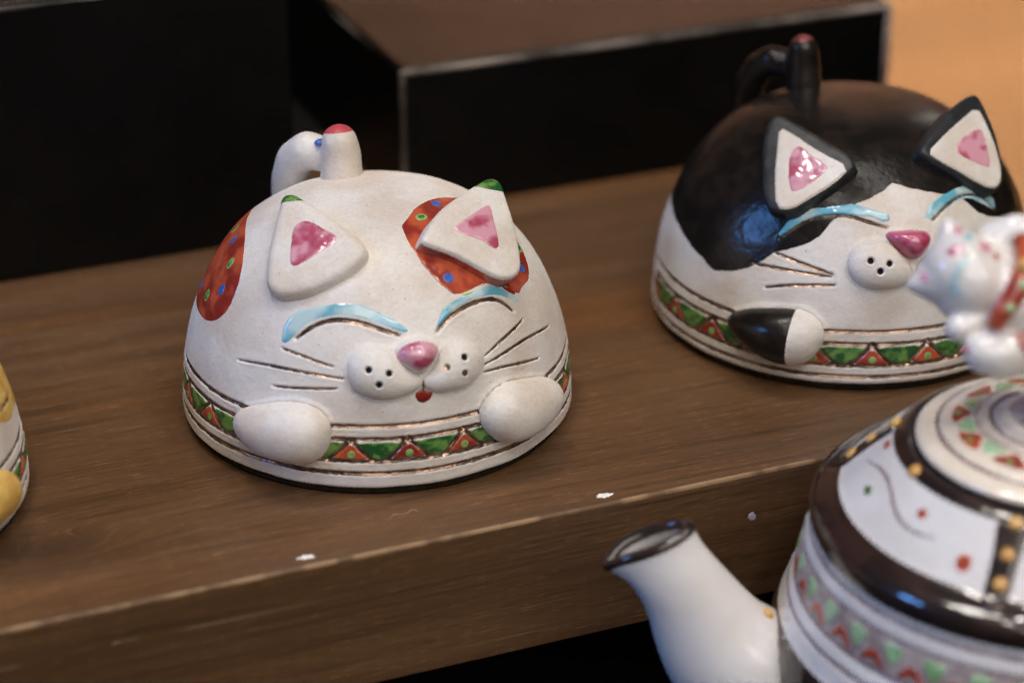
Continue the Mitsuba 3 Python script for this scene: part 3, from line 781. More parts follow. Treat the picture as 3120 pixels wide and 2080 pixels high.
def white_cat():
    D = dome((-.0005, .0779), 1.0, 1)
    key = 'white_cat_ornament'
    tag(key, 'white ceramic cat dome with spotted red patches and green ear tips', 'cat ornament')
    S1, S2, S3, S4 = 3.3, 6.9, 13.15, 16.7
    for s, dp in ((S1, .55), (S2, .4), (S3, .45), (S4, .6)): D.ring_groove(s, dp, .55)
    cells = band(D, key, S2 + .1, S3 - .1, -10.9, 16.2, range(-6, 7), 3, True)
    for nm in ('eye_l', 'eye_r'): D.groove(chaikin(A[nm], 2, False), .65, .55)
    for w_ in A['wh']: D.groove(chaikin(w_, 2, False), .5, .36)
    for nm, am in (('muz_l', .35), ('muz_r', .35), ('paw_l', .5), ('paw_r', .5), ('nose_b', .4)):
        D.fillet(chaikin(A[nm], 1), am, .9)
    V, F, _, _ = body_grid(D, -82, 66, .25, .8, .23)
    put(key + '__body', trimesh.Trimesh(V, F, process=False), 'white_stoneware')
    foot(D, key)
    for s, f0, f1 in ((S1, -150, 110), (S2, -105, 92), (S3, -105, 92), (S4, -125, 100)):
        line_ring(D, s, f0, f1, 1.25 if s != S1 else 1.5, key + '__incised_ring')
    paint_band(D, key, cells)
    for nm in ('eye_l', 'eye_r'): put(key + '__eye_line', ribbon(D, A[nm], 1.4, .1, .45, .25, 4), 'lustre')
    for n, w_ in enumerate(A['wh']): put(key + '__whisker', ribbon(D, w_, .85, .1, .5, .25, n), 'lustre')
    k = put(key + '__red_patch', decal(D, A['red_l'], .12, .4, .6, .2, 3), 'red_glaze')
    tag(k, 'left red patch with blue and green spots')
    for n, c in enumerate(A['red_l_dots']):
        m_ = n in (1, 3, 4)
        if m_: put(k + '__green_spot', decal(D, disc(c, (2.1, 2.0)), .2, .2, .25, .1, n), 'pale_green_glaze')
        put(k + ('__green_centre' if m_ else '__blue_spot'), decal(D, disc(c, (1.3, 1.3) if m_ else (1.9, 1.9)), .27 if m_ else .22, .2, .22, .1, n), 'green_glaze' if m_ else 'blue_glaze')
    k = put(key + '__red_patch', decal(D, A['red_r'], .14, .35, .4, .25, 5, smooth=1), 'red_glaze')
    tag(k, 'red patch with spots behind the right ear')
    for n, c in enumerate(A['red_r_dots']):
        m_ = n in (1, 4)
        rl = float(np.interp(c[1], D.s, D.r))
        sx = 57.3 / rl
        if m_: put(k + '__green_spot', decal(D, disc(c, (2.0 * sx, 1.7)), .22, .2, .25, .1, n), 'pale_green_glaze')
        put(k + ('__green_centre' if m_ else '__blue_spot'), decal(D, disc(c, (1.2 * sx, 1.0) if m_ else (1.7 * sx, 1.6)), .3 if m_ else .25, .2, .22, .1, n), 'green_glaze' if m_ else 'blue_glaze')
    for nm in ('brow_l', 'brow_r'): put(key + '__eyebrow', decal(D, A[nm], .15, .9, .3, .35, 4), 'turquoise_glaze')
    for nm in ('fleck', 'fleck2'): put(key + '__glaze_fleck', decal(D, A[nm], .5, .4, .25, .15, 4), 'cream_glaze' if nm == 'fleck' else 'deep_red_glaze')
    h = A['holes']
    face(D, key, A, [(0, h[0]), (1, h[1]), (2, h[2])], [(3, h[3]), (4, h[4]), (5, h[5])], (4, 5))
    N = Lump(D, A['nose_b'], 5.6, .5)
    put(key + '__nose', N.mesh(.28), 'white_stoneware')
    put(key + '__nose__pink_tip', decal(N, A['nose'], .3, .5, .28, .1, 6, sink=.02), 'pink_glaze')
    put(key + '__mouth_line', ribbon(D, [(-6.35, 25.6), (-6.25, 27), (-6.2, 28.6)], .55, 2.3, .3, .25, 3), 'lustre')
    put(key + '__tongue', decal(D, A['tongue'], .5, .6, .25, .12, 3), 'deep_red_glaze')
    for nm in ('paw_l', 'paw_r'): put(key + '__paw', Lump(D, A[nm], 9.0, .5, lift=.0).mesh(.4), 'white_stoneware')
    for nm, e in (('left', WL), ('right', WR)):
        far = nm == 'right'
        E_ = Plate(np.array(e['o']) + (1.1 if far else 0) * np.array(e['n']), e['e1'], e['e2'], e['n'], e['out'], D, 1.15 if far else 2.2)
        k = put(key + '__ear', E_.mesh(.45), 'white_stoneware')
        put(k + '__pink_inner', decal(E_, e['pink'], .2, .5, .35, .2, 5, chart=False), 'pink_glaze')
        if nm == 'right': put(k + '__red_underside', E_.underside(), 'red_glaze')
        tp = Polygon(e['tip']).intersection(E_.poly.buffer(-.02))
        put(k + '__green_tip', decal(E_, np.array(tp.exterior.coords)[:-1], .25, .25, .3, .0, 2, chart=False, smooth=0, sink=-.1), 'green_glaze')
    tail(D, key, [[-2.0, 20.0, 62.2], [-1.2, 22.0, 67.8], [-1.7, 22.0, 72.1], [-1.8, 25.0, 66.8], [-4.8, 28.0, 66.2], [-8.3, 31.0, 67.2], [-10.6, 36.0, 62.8], [-11.2, 40.0, 55.4], [-10.6, 43.0, 46.8]], 'white_stoneware', 'rose_glaze')
    sp_ = trimesh.creation.icosphere(3, 1.0); sp_.vertices = in_frame(D, sp_.vertices * [2.0, 1.2, 1.0] + [-6.3, 24.6, 71.4])
    put(key + '__tail__blue_spot', sp_, 'blue_glaze')
    return D


D1 = white_cat()

B = dict(
  white=[(-109.0,29.6),(-98.3,28.5),(-88.5,26.6),(-80.0,25.1),(-73.7,23.3),(-64.4,25.6),(-61.3,27.4),(-56.3,30.6),(-53.1,33.5),(-49.4,34.6),(-44.4,36.7),(-39.4,39.5),(-35.4,44.1),(-31.9,46.3),(-27.9,49.0),(-22.9,50.5),(-16.1,53.0),(-12.0,55.3),(-5.5,53.4),(4.4,50.7),(11.3,49.0),(16.8,46.5),(20.6,42.4),(24.6,40.0),(31.7,37.9),(40.9,33.9)],
  brow_l=[(-53.4,38.5),(-52.3,40.5),(-49.5,44.6),(-44.0,46.9),(-36.4,48.3),(-29.1,49.0),(-23.0,48.0),(-15.9,46.3),(-15.5,44.7),(-17.9,44.3),(-23.0,46.4),(-29.0,47.4),(-36.1,47.0),(-42.8,44.7),(-48.0,42.1),(-50.8,39.4),(-52.6,37.7)],
  eye_l=[(-52.4,37.3),(-49.2,40.1),(-43.8,43.8),(-37.7,45.5),(-30.7,45.9),(-24.2,44.6),(-16.3,42.5)],
  brow_r=[(-1.8,44.7),(2.0,47.4),(8.3,49.4),(16.0,50.4),(23.9,49.3),(30.7,46.1),(33.1,42.7),(31.3,40.7),(28.6,41.0),(28.2,44.0),(23.6,47.1),(17.0,48.4),(9.7,47.8),(3.3,45.4),(0.4,43.5)],
  eye_r=[(1.0,43.2),(6.3,45.9),(13.0,47.7),(20.0,47.6),(26.4,45.5),(29.9,42.3),(30.5,40.5)],
  nose=[(-17.6,40.5),(-16.2,41.5),(-10.6,41.6),(-3.5,40.8),(-2.2,39.3),(-3.3,36.5),(-5.8,34.3),(-9.0,33.3),(-11.9,34.8),(-15.7,38.2)],
  muz_l=[(-29.9,32.5),(-28.9,36.4),(-25.5,38.6),(-20.2,39.3),(-15.6,38.1),(-11.1,33.6),(-8.3,30.4),(-9.4,27.9),(-13.5,26.6),(-19.3,26.0),(-24.6,27.1),(-28.0,29.1)],
  muz_r=[(-8.2,31.7),(-4.7,33.9),(-0.0,37.3),(6.3,37.7),(11.5,35.0),(12.2,30.4),(8.2,27.2),(2.2,26.1),(-4.3,27.0),(-7.9,28.6)],
  holes=[(-22.9,33.8),(-17.3,33.0),(-20.1,31.1),(1.5,33),(6.5,33),(4.2,31)],
  wh=[[(-53.0,33.2),(-46.1,32.1),(-39.1,30.8),(-33.7,29.7)],[(-60.5,28.9),(-50.9,29.3),(-43.0,29.2),(-33.9,29.1)],[(-54.0,23.4),(-47.5,25.2),(-40.0,26.2),(-32.9,26.8)],[(18,34.6),(22.8,35.7),(30.5,36.6)],[(16,31),(28,32.2),(38,32)],[(15,28.6),(26,27.5),(36,25.4)]],
  paw_l=[(-64.6,11.6),(-63.1,14.3),(-58.1,17.0),(-51.3,18.7),(-44.3,19.8),(-39.6,19.2),(-35.7,16.6),(-34.6,13.6),(-35.2,9.9),(-37.6,6.4),(-41.0,4.1),(-45.0,3.7),(-50.7,4.5),(-56.8,6.8),(-61.8,9.2)],
)


def black_cat():
    D = dome((.1523, .0826), 1.052, 2)
    key = 'black_and_white_cat_ornament'
    tag(key, 'black and white ceramic cat dome with white inner ears, right end of the shelf', 'cat ornament')
    S1, S2, S3, S4 = 1.2, 4.4, 10.7, 14.2
    for s, dp in ((S1, .45), (S2, .35), (S3, .4), (S4, .5)): D.ring_groove(s, dp, .45)
    cells = band(D, key, S2 + .1, S3 - .1, -4.6, 16.6, range(-6, 6), 8, True)
    for nm in ('eye_l', 'eye_r'): D.groove(chaikin(B[nm], 2, False), .6, .42)
    for w_ in B['wh']: D.groove(chaikin(w_, 2, False), .5, .38)
    paw_r = [(-p[0] - 52 + 62, p[1]) for p in B['paw_l']][::-1]
    for nm, am in (('muz_l', .35), ('muz_r', .35), ('paw_l', .5), ('nose', .4)):
        D.fillet(chaikin(B[nm], 1), am, .9)
    V, F, ph, s_ = body_grid(D, -85, 60, .32, .9, .3)
    put(key + '__body', trimesh.Trimesh(V, F, process=False), 'white_stoneware')
    # the black glaze: the same surface a tenth of a millimetre proud, cut along the painted outline
    phis = np.r_[np.arange(-130, 70, .4), np.arange(70, 230, 1.5)]
    V, F, ph, s_ = D.grid(phis, np.r_[np.arange(21, 90, .35), np.arange(90, D.s[-1], .6), D.s[-1] - 1e-3], .13)
    ph = (ph + 180) % 360 - 180
    left = [(x + (.9 * (meshkit.noise(np.array([[y * .9, 0, 0]]), 2)[0] - .5)), y) for x, y in B['white']]
    pg = Polygon([(x * .9, y) for x, y in [(-180, -9), (-180, 31), (-150, 31), (-128, 30)] + left + [(52, 31), (70, 29), (110, 29), (180, 31), (180, -9)]])
    P = shapely.points(np.stack([ph * .9, s_], -1))
    sd = shapely.distance(pg.exterior, P) * np.where(shapely.contains_xy(pg, ph * .9, s_), 1, -1)
    sd = sd + .5 * (meshkit.fbm(np.stack([ph * .5, s_ * .6, 0 * s_], -1), 3, 3) - .5)
    put(key + '__black_coat', clip_mesh(V, F, sd), 'black_glaze')
    foot(D, key)
    for s, f0, f1 in ((S1, -150, 100), (S2, -108, 90), (S3, -108, 90), (S4, -125, 95)):
        line_ring(D, s, f0, f1, 1.2, key + '__incised_ring', .5)
    paint_band(D, key, cells, .45)
    for nm in ('eye_l', 'eye_r'): put(key + '__eye_line', ribbon(D, B[nm], 1.0, .28, .45, .3, 4), 'lustre')
    for n, w_ in enumerate(B['wh']): put(key + '__whisker', ribbon(D, w_, .9, .24, .5, .3, n), 'lustre')
    for nm in ('brow_l', 'brow_r'): put(key + '__eyebrow', decal(D, [tuple(q_) for q_ in np.array(Polygon(np.array(B[nm]) * [.9, 1]).buffer(.45).exterior.coords)[:-1:3] / [.9, 1]], .24, .8, .3, .3, 4), 'turquoise_glaze')
    h = B['holes']
    face(D, key, B, [(0, h[0]), (1, h[1]), (2, h[2])], [(3, h[3]), (4, h[4]), (5, h[5])], ())
    put(key + '__nose', Lump(D, B['nose'], 6.2, .5).mesh(.3), 'magenta_glaze')
    L = Lump(D, B['paw_l'], 9.0, .5)
    k = put(key + '__paw', L.mesh(.4), 'white_stoneware')
    fl = np.array(L.poly.buffer(-.05).exterior.coords)
    xc = L.to_flat([(-43.1, 20.2), (-43.9, 5.2)], None)
    half = L.poly.buffer(-.03).intersection(Polygon([(-40, -40), tuple(xc[1] + [-.3, -30]), tuple(xc[1]), tuple(xc[0]), tuple(xc[0] + [.3, 30]), (-40, 60)]))
    P, F, d = fill(half, .4, (.05, .15, .3))
    put(k + '__black_half', trimesh.Trimesh(L.at(P, np.full(len(P), .13)), F, process=False), 'black_glaze')
    for e in (BL, BR):
        E_ = Plate(e['o'], e['e1'], e['e2'], e['n'], e['out'], D, 1.4, 14, .5)
        k = put(key + '__ear', E_.mesh(.45), 'charcoal_glaze')
        put(k + '__white_inner', decal(E_, e['white'], .35, .5, .35, .1, 7, chart=False, smooth=1), 'white_stoneware')
        put(k + '__pink_inner', decal(E_, e['pink'], .55, .5, .35, .2, 9, chart=False, sink=-.25), 'pink_glaze')
    tail(D, key, [[-4.6, 20.0, 62.2], [-4.0, 22.0, 68.6], [-4.4, 22.0, 73.6], [-3.4, 25.0, 66.6], [-5.6, 28.0, 66.6], [-9.0, 31.0, 67.6], [-11.1, 36.0, 63.8], [-11.6, 40.0, 57.8], [-9.5, 44.0, 48.6]], 'black_glaze', 'muted_rose_glaze', .84)


black_cat()


def yellow_cat():
    D = dome((-.1564, .0795), 1.0, 3)
    key = 'yellow_cat_ornament'
    tag(key, 'yellow and white ceramic cat dome cut off by the left edge of the photo', 'cat ornament')
    S1, S2, S3, S4 = 2.6, 5.6, 11.2, 14.8
    for s, dp in ((S1, .5), (S2, .35), (S3, .4), (S4, .5)): D.ring_groove(s, dp, .5)
    cells = band(D, key, S2 + .1, S3 - .1, 68.5, 16.2, range(-2, 4), 5, True)
    wh = [(56, 27.2), (63.9, 26.5), (69.8, 25.9), (76.3, 25.0)]
    D.groove(wh, .5, .4)
    V, F, ph, s_ = body_grid(D, 30, 120, .4, 1.6, .4)
    put(key + '__body', trimesh.Trimesh(V, F, process=False), 'white_stoneware')
    phis = np.r_[np.arange(20, 130, .8), np.arange(130, 380, 2.5)]
    V, F, ph, s_ = D.grid(phis, np.r_[np.arange(16, 93, .6), D.s[-1] - 1e-3], .12)
    edge = np.interp(ph, [20, 50, 60, 64, 68, 75, 86, 130, 380], [27, 26, 24.2, 22.5, 21.3, 21.6, 19, 22, 27])
    put(key + '__yellow_coat', clip_mesh(V, F, edge - s_), 'yellow_glaze')
    foot(D, key)
    for s in (S1, S2, S3, S4): line_ring(D, s, 20, 130, 1.0, key + '__incised_ring', .6)
    paint_band(D, key, cells, .5)
    put(key + '__whisker', ribbon(D, wh, .9, .25, .5, .3, 1), 'lustre')
    paw = [(34, 17.5), (41, 18.5), (48.1, 16.9), (51.1, 15.1), (54.3, 12.8), (55.5, 9.4), (53.0, 6.4), (49.6, 4.4), (44, 4.0), (36, 4.3), (28, 5), (23, 9), (25, 14)]
    L = Lump(D, paw, 8.5, .5)
    k = put(key + '__paw', L.mesh(.5), 'yellow_glaze')
    st = ribbon(L, [(49.5, 14.5), (51.3, 11.5), (50.2, 7.5)], 1.0, .1, .6, .4, 2)
    put(k + '__stripe', st, 'gold_bead')


yellow_cat()

# ------------------------------------------------------------------ the teapot
TX, TY = .1208, -.076
PR = np.array([(33, 36.6), (36, 38.1), (37.6, 38.0), (41, 35.0), (46, 30.0), (52, 23.4), (53.5, 22.6), (56, 21.8), (58.2, 20.4), (59.1, 18.4), (58.9, 16.4), (58.2, 15.0), (58.5, 13.3), (59.5, 10.5), (60.4, 7.5), (61.3, 3), (61.9, -1), (63.2, -4), (64.4, -7.5), (65.2, -10.6), (66.2, -12.0), (67, -15), (67.4, -22), (66.5, -33), (63, -47), (57, -60), (50, -70), (46, -74), (45, -88.0)])
_u = np.r_[0, np.cumsum(np.hypot(*np.diff(PR, axis=0).T))]
_d = np.arange(0, _u[-1], .3)
PS = np.stack([np.interp(_d, _u, PR[:, k]) for k in (0, 1)], -1)
PS = np.stack([gaussian_filter(PS[:, k], 3.2, mode='nearest') for k in (0, 1)], -1)
si_src = [int(np.argmin(np.hypot(*(PS - p).T))) for p in PR]
TP = Turned(PS[:, 0], PS[:, 1], (TX, TY, 0), 1.0, 5, 0.0, .12)
si = {i: TP.s[si_src[i]] for i in range(len(PR))}


def pot_s(z, lo=1):
    k = int(np.argmax(PS[:, 1]))
    return float(np.interp(-z, -PS[k:, 1], TP.s[k:]))


def zone(key, a, b, mat, off=0.0, ds=.7):
    ss = np.arange(a, b, ds).tolist() + [b]
    V, F, _, _ = TP.grid(np.arange(0, 360, 1.2), np.array(ss), off)
    return put(key, trimesh.Trimesh(V, F[:, ::-1], process=False), mat)


# profile runs downwards, so the normals of Turned point inwards: flip offsets
_b = TP.base
def _flip(phi, s):
    P, N = _b(phi, s)
    return P, -N
TP.base = _flip
key = 'teapot'
tag(key, 'white teapot with glossy brown bands, gold beads and a long spout, front right', 'teapot')
zone(key + '__lid_seat', si[0], si[3] - 2.2, 'tenmoku', .25)
zone(key + '__shoulder', si[3] - 2.3, si[6], 'porcelain')
zone(key + '__brown_band', si[5], si[11], 'tenmoku', .25)
for s in (pot_s(12.6), pot_s(8.6), pot_s(-1.0), pot_s(-5.0)): TP.ring_groove(s, .3, .5)
zone(key + '__body', si[10], si[20], 'porcelain')
zone(key + '__lower_band', si[19] + .3, si[28], 'tenmoku', .2, 1.5)
for z in (12.6, 8.6, -1.0, -5.0):
    f = np.arange(-170, 40, 2.0)
    put(key + '__incised_ring', ribbon(TP, np.stack([f, np.full(len(f), pot_s(z))], -1), 1.1, .12, .05, .6, int(abs(z) * 10)), 'mauve_line')
sA, sB = pot_s(8.0), pot_s(-.4)
f = np.arange(-170, 40, 2.0)
V, F, _, _ = TP.grid(np.arange(-175, 45, 1.0), np.linspace(sA, sB, 12), .06, closed=False)
put(key + '__frieze', trimesh.Trimesh(V, F[:, ::-1], process=False), 'mauve_fill')
Hs = sB - sA
for k in range(-7, 5):
    a = -84.5 + 10.6 * k
    rt = [(a - 4.3, sB - .5), (a + .1, sA + Hs * .30), (a + 4.3, sB - .5), (a + 2.2, sB - .4), (a, sA + Hs * .72), (a - 2.2, sB - .4)]
    put(key + '__red_chevron', decal(TP, rt, .25, .3, .45, .12, k + 20, smooth=1), 'red_glaze')
    g = [(a + 1.9, sA + .5), (a + 8.7, sA + .5), (a + 6.4, sA + Hs * .6), (a + 5.3, sA + Hs * .72), (a + 4.2, sA + Hs * .6)]
    put(key + '__green_triangle', decal(TP, g, .25, .3, .45, .12, k + 40, smooth=1), 'mint_glaze')


def bead(car, c, r, key, mat='gold_bead', lift=.2):
    P, N = car.base(np.array([c[0]]), np.array([c[1]]))
    s = trimesh.creation.icosphere(3, r)
    M = np.array([P[0], P[0] + N[0]])
    d = (s.vertices @ N[0])[:, None] * N[0]
    s.vertices = (s.vertices - .45 * d + P[0] + N[0] * lift) / 1000 + car.centre
    return put(key, s, mat)


for a in (-132.8, -48.0, 42.0, 132.0):
    st = [(a - 6.6, pot_s(37.0)), (a - 4.2, pot_s(32)), (a - 3.6, pot_s(27)), (a - 3.4, pot_s(21.5)), (a + 3.4, pot_s(21.5)), (a + 3.8, pot_s(27)), (a + 4.3, pot_s(32)), (a + 6.0, pot_s(37.0))]
    put(key + '__strap', decal(TP, st, .8, 1.0, .5, .1, 3), 'tenmoku')
    for z in (36.4, 31.0, 25.8): bead(TP, (a + .6, pot_s(z)), 1.75, key + '__bead', lift=.7)
    bead(TP, (a + 38.6, pot_s(37.2)), 1.75, key + '__bead')
sq = [(-121, 30.2), (-116.0, 31.4), (-109.7, 32.8), (-102.5, 33.1), (-97.2, 32.5), (-92.2, 31.3), (-87.1, 29.9), (-82.4, 29.2), (-78.1, 29.1), (-73.8, 29.4), (-70.0, 29.9)]
put(key + '__painted_scroll', ribbon(TP, [(p, pot_s(z)) for p, z in sq], .95, .12, .75, .4, 5), 'mauve_line')
for (p, z, mat, rx, ry) in ((-120.3, 35.0, 'red_glaze', 1.6, 1.0), (-104.6, 28.9, 'green_glaze', 1.5, 1.0), (-78.9, 32.5, 'red_glaze', 1.25, 1.1), (-59.0, 27.8, 'red_glaze', 1.6, 1.75), (-150, 31, 'green_glaze', 1.5, 1.2), (-22, 30, 'red_glaze', 1.6, 1.5)):
    rl = float(np.interp(pot_s(z), TP.s, TP.r))
    put(key + '__painted_spot', decal(TP, disc((p, pot_s(z)), (1.3 * rx * 57.3 / rl, 1.3 * ry)), .15, .3, .25, .1, 3), mat)

# spout
az = math.radians(-113.0)
DV = np.array([math.sin(az), -math.cos(az), 0.0]); UP = np.array([0, 0, 1.0]); SD = np.cross(UP, DV)
sp = np.array([(56, -52), (66.5, -36.5), (74.5, -26.5), (80.6, -19.2), (85.6, -10.6), (90.6, -1.6), (94.8, 4.6), (98.6, 10.2)], float)
rin = np.array([25, 20.5, 17.8, 15.4, 13.0, 10.9, 10.6, 11.6]); rout = np.array([24, 19, 16.4, 14.2, 11.8, 9.6, 7.8, 6.2])
from scipy.interpolate import CubicSpline
L = np.r_[0, np.cumsum(np.linalg.norm(np.diff(sp, axis=0), axis=1))]
CS, RI, RO = CubicSpline(L, sp), CubicSpline(L, rin), CubicSpline(L, rout)


def spout_ring(t, shrink=0.0, n=56, tilt=None):
    c = CS(t); d = CS(t, 1); d = d / np.linalg.norm(d)
    if tilt is not None: d = d * (1 - tilt) + np.array([-.10, .995]) * 0 + tilt * np.array([.40, .917]); d = d / np.linalg.norm(d)
    nn = np.array([d[1], -d[0]])          # in plane, outwards (away from the pot, downwards)
    a = np.linspace(0, 2 * np.pi, n, endpoint=False)
    ri, ro = RI(t) - shrink, RO(t) - shrink
    lip = np.exp(-(np.minimum(a, 2 * np.pi - a) / .55) ** 2) * sm(L[-1] - 9, L[-1], t)
    x = ri * np.cos(a) + 1.6 * lip
    q = c + nn[None] * x[:, None] - d[None] * (2.2 * lip)[:, None]
    return q[:, :1] * DV + q[:, 1:] * UP + SD * (ro * np.sin(a))[:, None]


def loft(rings):
    n = len(rings[0]); V = np.vstack(rings); M = len(rings)
    I, J = np.meshgrid(np.arange(n), np.arange(M - 1)); I2 = (I + 1) % n
    q = np.stack([J * n + I, J * n + I2, (J + 1) * n + I2, (J + 1) * n + I], -1).reshape(-1, 4)
    return trimesh.Trimesh(V, np.vstack([q[:, [0, 1, 2]], q[:, [0, 2, 3]]]), process=False)


ts = np.linspace(0, L[-1], 70)
tl = lambda t: float(sm(L[-1] - 22, L[-1], t))
outer = loft([spout_ring(t, 0, tilt=tl(t)) for t in ts])
_bore = [spout_ring(ts[50], s_, tilt=tl(ts[50])) for s_ in (RI(ts[50]) - .2, 2.1)]
inner = loft(_bore[:1] + [spout_ring(t, 2.1, tilt=tl(t)) for t in ts[50:]])
for m_ in (outer, inner): m_.vertices = m_.vertices / 1000 + [TX, TY, 0]
put(key + '__spout', outer, 'porcelain')
put(key + '__spout__bore', inner, 'porcelain')
rimr = []
for k in range(13):
    b_ = 2 * math.pi * k / 12
    r0 = spout_ring(L[-1], 1.05 + 1.6 * math.cos(b_), tilt=1.0)
    rimr.append(r0 + (DV * .40 + UP * .917) * 1.45 * math.sin(b_))
rim = loft(rimr); rim.vertices = rim.vertices / 1000 + [TX, TY, 0]
put(key + '__spout__rim', rim, 'tenmoku')
for q_ in ((68.6, -10.5), (69.5, -13.8)):
    m_ = trimesh.creation.icosphere(3, 1.7); m_.apply_translation(DV * q_[0] + UP * q_[1] + SD * 1.0); m_.vertices = m_.vertices / 1000 + [TX, TY, 0]
    put(key + '__bead', m_, 'gold_bead')

# lid with the little cat lying on it
LR = np.array([(0.01, 47.5), (8, 47.2), (13, 46.2), (15.1, 45.0), (16.2, 44.4), (18, 44.6), (20, 44.2), (22, 43.8), (26, 42.9), (28, 42.2), (29.3, 41.6), (31, 41.2), (33, 40.6), (34.3, 39.8), (34.6, 38.9), (34.0, 38.3), (30, 38.0)])
LD = Turned(LR[:, 0], LR[:, 1], (TX, TY, 0), 1.0, 6, 0, .1)
_bl = LD.base
LD.base = lambda phi, s: (lambda pn: (pn[0], -pn[1]))(_bl(phi, s))
key = 'round_lid'
tag(key, 'round cream lid with red and green triangles and a small cat knob', 'teapot lid')
sl = lambda r: float(np.interp(r, LR[:15, 0], LD.s[:15]))
for r_ in (29.3, 16.4, 19.2): LD.ring_groove(sl(r_), .35, .5)
V, F, _, _ = LD.grid(np.arange(0, 360, 1.5), np.r_[np.arange(0, LD.s[-1], .45), LD.s[-1]])
put(key + '__plate', trimesh.Trimesh(V, F[:, ::-1], process=False), 'cream_porcelain')
f = np.arange(-178, 178, 3.0)
for r_, w_ in ((29.3, 1.1), (16.6, 1.5), (20.1, .7)):
    put(key + '__incised_ring', ribbon(LD, np.stack([f, np.full(len(f), sl(r_))], -1), w_, .12, .02, .7, 3), 'mauve_line')
V, F, _, _ = LD.grid(np.arange(0, 360, 2), np.array([0.0, 3, 6, 9, 12, sl(14.8)]), .06)
put(key + '__boss', trimesh.Trimesh(V, F[:, ::-1], process=False), 'mauve_fill')
for k in range(11):
    a = -160 + 32.7 * k
    rt = [(a - 13.5, sl(25.9)), (a + 13.5, sl(25.9)), (a + 6, sl(22.5)), (a, sl(20.6)), (a - 6, sl(22.5))]
    q_ = put(key + '__red_triangle', decal(LD, rt, .25, .3, .5, .1, k, smooth=1), 'red_glaze')
    put(q_ + '__green_dot', decal(LD, disc((a, sl(24.4)), (3.0, 1.0)), .32, .2, .3, .1, k), 'pale_green_glaze')
    g = [(a + 16.3 - 12, sl(20.9)), (a + 16.3 + 12, sl(20.9)), (a + 16.3 + 5, sl(23.6)), (a + 16.3, sl(25.4)), (a + 16.3 - 5, sl(23.6))]
    put(key + '__green_triangle', decal(LD, g, .25, .3, .5, .1, k + 30, smooth=1), 'mint_glaze')

# the figurine: its own frame stands over the lid, x to the right, y up, z towards the viewer (millimetres)
FA, FB = math.radians(22.6), math.radians(26.0)        # how the little cat is turned and leans back on its lid
RGT = np.array([math.cos(FA), -math.sin(FA), 0]); FUP = np.array([math.sin(FA) * math.sin(FB), math.cos(FA) * math.sin(FB), math.cos(FB)])
FTO = np.array([-math.sin(FA) * math.cos(FB), -math.cos(FA) * math.cos(FB), math.sin(FB)])
FO = np.array([.0987, -.0622, .0813])
FM = np.stack([RGT, FUP, FTO], 0)


def fig(P): return (np.asarray(P, float) / 1000) @ FM + FO


body = blob([[(-.5, 1.0, 0, 9.6), (1.5, -1.5, .5, 9.4), (-1.5, -5.0, 1.0, 5.6)],              # head and cheek
             [(-4.2, -1.0, 0, 6.5), (-12.6, -2.4, -.5, 1.3)], [(-2.5, 5.5, 0, 5.0), (-3.6, 12.6, -.5, 1.4)],  # ears
             [(5.5, -.5, -1.5, 8.8), (15, -8, -2, 12), (25, -19, -4, 9.5), (25, -33, -4, 7.5)],  # neck, body, seat on the lid
             [(8, 8, -6, 5), (13.5, 11.5, -3.5, 3.4), (21, 8.5, -3, 3.6)],                     # raised arm
             [(5, -10, 1, 4.6), (-1.8, -12.6, 3.5, 3.5)],                                      # folded arm
             [(18, -16, 1, 7), (7.2, -18.8, 4.5, 6.0), (3.8, -18.4, 5, 5.0)]])                 # leg
body_local = body.copy()
body.vertices = fig(body.vertices)
put('round_lid__cat_knob', body, 'porcelain')
tag('round_lid__cat_knob', 'small white lying cat with a red collar')
prox = trimesh.proximity.ProximityQuery(body_local)


def mark(name, pts, mat, lift=.12, h=.3):
    """Paint on the figurine: a patch laid on its surface where a flat outline meets it."""
    pg = Polygon(chaikin(pts, 2)).buffer(.32)
    P, F, d = fill(pg, h, (.1, .3))
    ray = trimesh.ray.ray_triangle.RayMeshIntersector(body_local)
    o = np.c_[P, np.full(len(P), 40.0)]
    loc, ir, _ = ray.intersects_location(o, np.tile([0, 0, -1.0], (len(P), 1)), multiple_hits=True)
    z = np.full(len(P), -99.0)
    for q_, i in zip(loc, ir): z[i] = max(z[i], q_[2])
    ok = z > -90
    F = F[ok[F].all(1)]
    X = np.c_[P, z + lift * sm(0, .3, d) + .02]
    zz = X[F][:, :, 2]
    F = F[(zz.max(1) - zz.min(1)) < 2.5]
    m = trimesh.Trimesh(X, F, process=False); m.remove_unreferenced_vertices()
    m.vertices = fig(m.vertices)
    put('round_lid__cat_knob__' + name, m, mat)


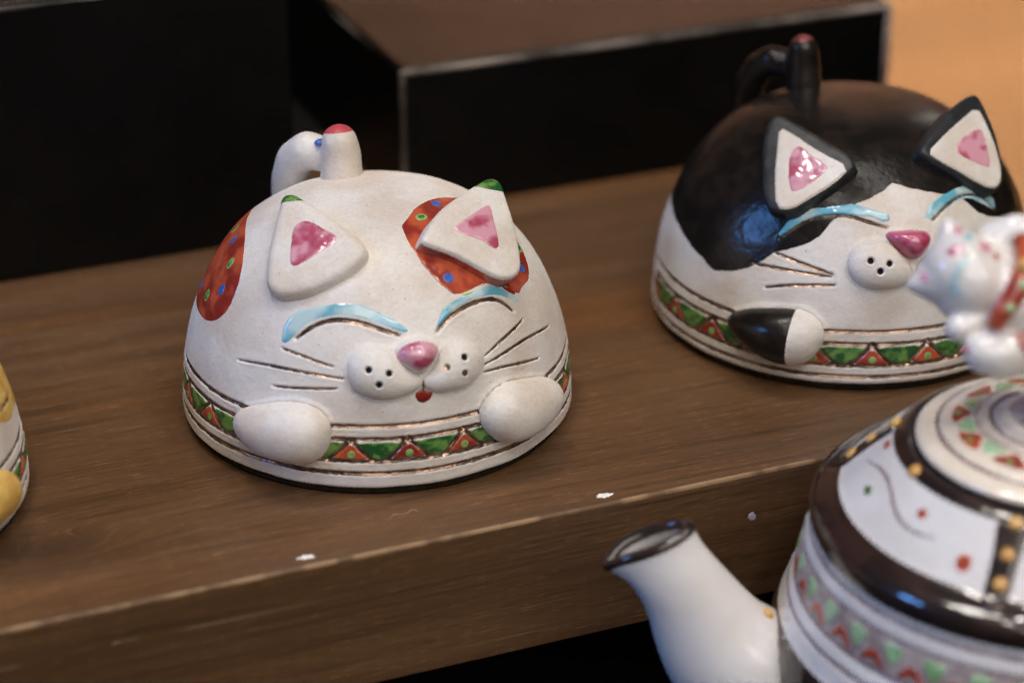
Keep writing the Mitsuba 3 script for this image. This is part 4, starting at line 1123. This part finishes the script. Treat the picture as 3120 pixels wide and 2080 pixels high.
sc_ = .02735
fp = lambda pts: [((x - 960) * sc_, -(y - 560) * sc_) for x, y in pts]
mark('pink_mark', fp([(770, 380), (800, 340), (890, 310), (905, 345), (850, 380), (790, 400)]), 'pink_glaze')
mark('ear_mark', fp([(575, 560), (610, 545), (630, 590), (605, 625), (575, 600)]), 'pink_glaze')
mark('ear_mark', fp([(860, 150), (915, 145), (935, 195), (895, 210), (865, 190)]), 'pink_glaze')
mark('nose', fp([(1050, 320), (1090, 280), (1150, 290), (1155, 350), (1110, 365), (1065, 350)]), 'pink_glaze')
mark('mouth', fp([(1190, 385), (1210, 380), (1225, 425), (1205, 435), (1190, 410)]), 'red_glaze')
mark('eyebrow', fp([(870, 450), (950, 430), (930, 490), (860, 550), (845, 640), (860, 700), (890, 730), (850, 765), (800, 730), (795, 620), (830, 520)]), 'turquoise_glaze')
mark('eyebrow', fp([(930, 230), (1020, 170), (1035, 200), (980, 250), (960, 275)]), 'turquoise_glaze')
mark('toe_mark', fp([(870, 1180), (910, 1150), (960, 1180), (955, 1230), (900, 1240)]), 'pink_glaze')
mark('red_patch', fp([(1330, 1090), (1420, 1050), (1500, 1080), (1620, 1150), (1600, 1350), (1460, 1280), (1370, 1170)]), 'red_glaze')
mark('green_spot', fp([(1450, 1130), (1490, 1120), (1500, 1180), (1460, 1190)]), 'pale_green_glaze', .25)
collar = sweep(np.array([(13.2, 7.5, 3.5), (13.2, 2.5, 8.2), (11.0, -3.0, 10.2), (8.2, -7.6, 10.2), (6.2, -11.2, 8.6)]), [2.2, 2.6, 2.7, 2.6, 2.0], 20, .5)
cl = collar.copy(); collar.vertices = fig(collar.vertices)
put('round_lid__collar', collar, 'red_glaze')
for c in ((11.6, -2.6, 12.9), (8.6, -7.9, 12.6)):
    s = trimesh.creation.icosphere(3, 1.15); s.vertices = s.vertices * [1, 1, .4] + c; s.vertices = fig(s.vertices)
    put('round_lid__collar__green_spot', s, 'mint_glaze')
s = trimesh.creation.icosphere(3, 2.2); s.vertices = s.vertices + (12.6, 1.8, 11.2); s.vertices = fig(s.vertices)
put('round_lid__bell', s, 'gold_bead')
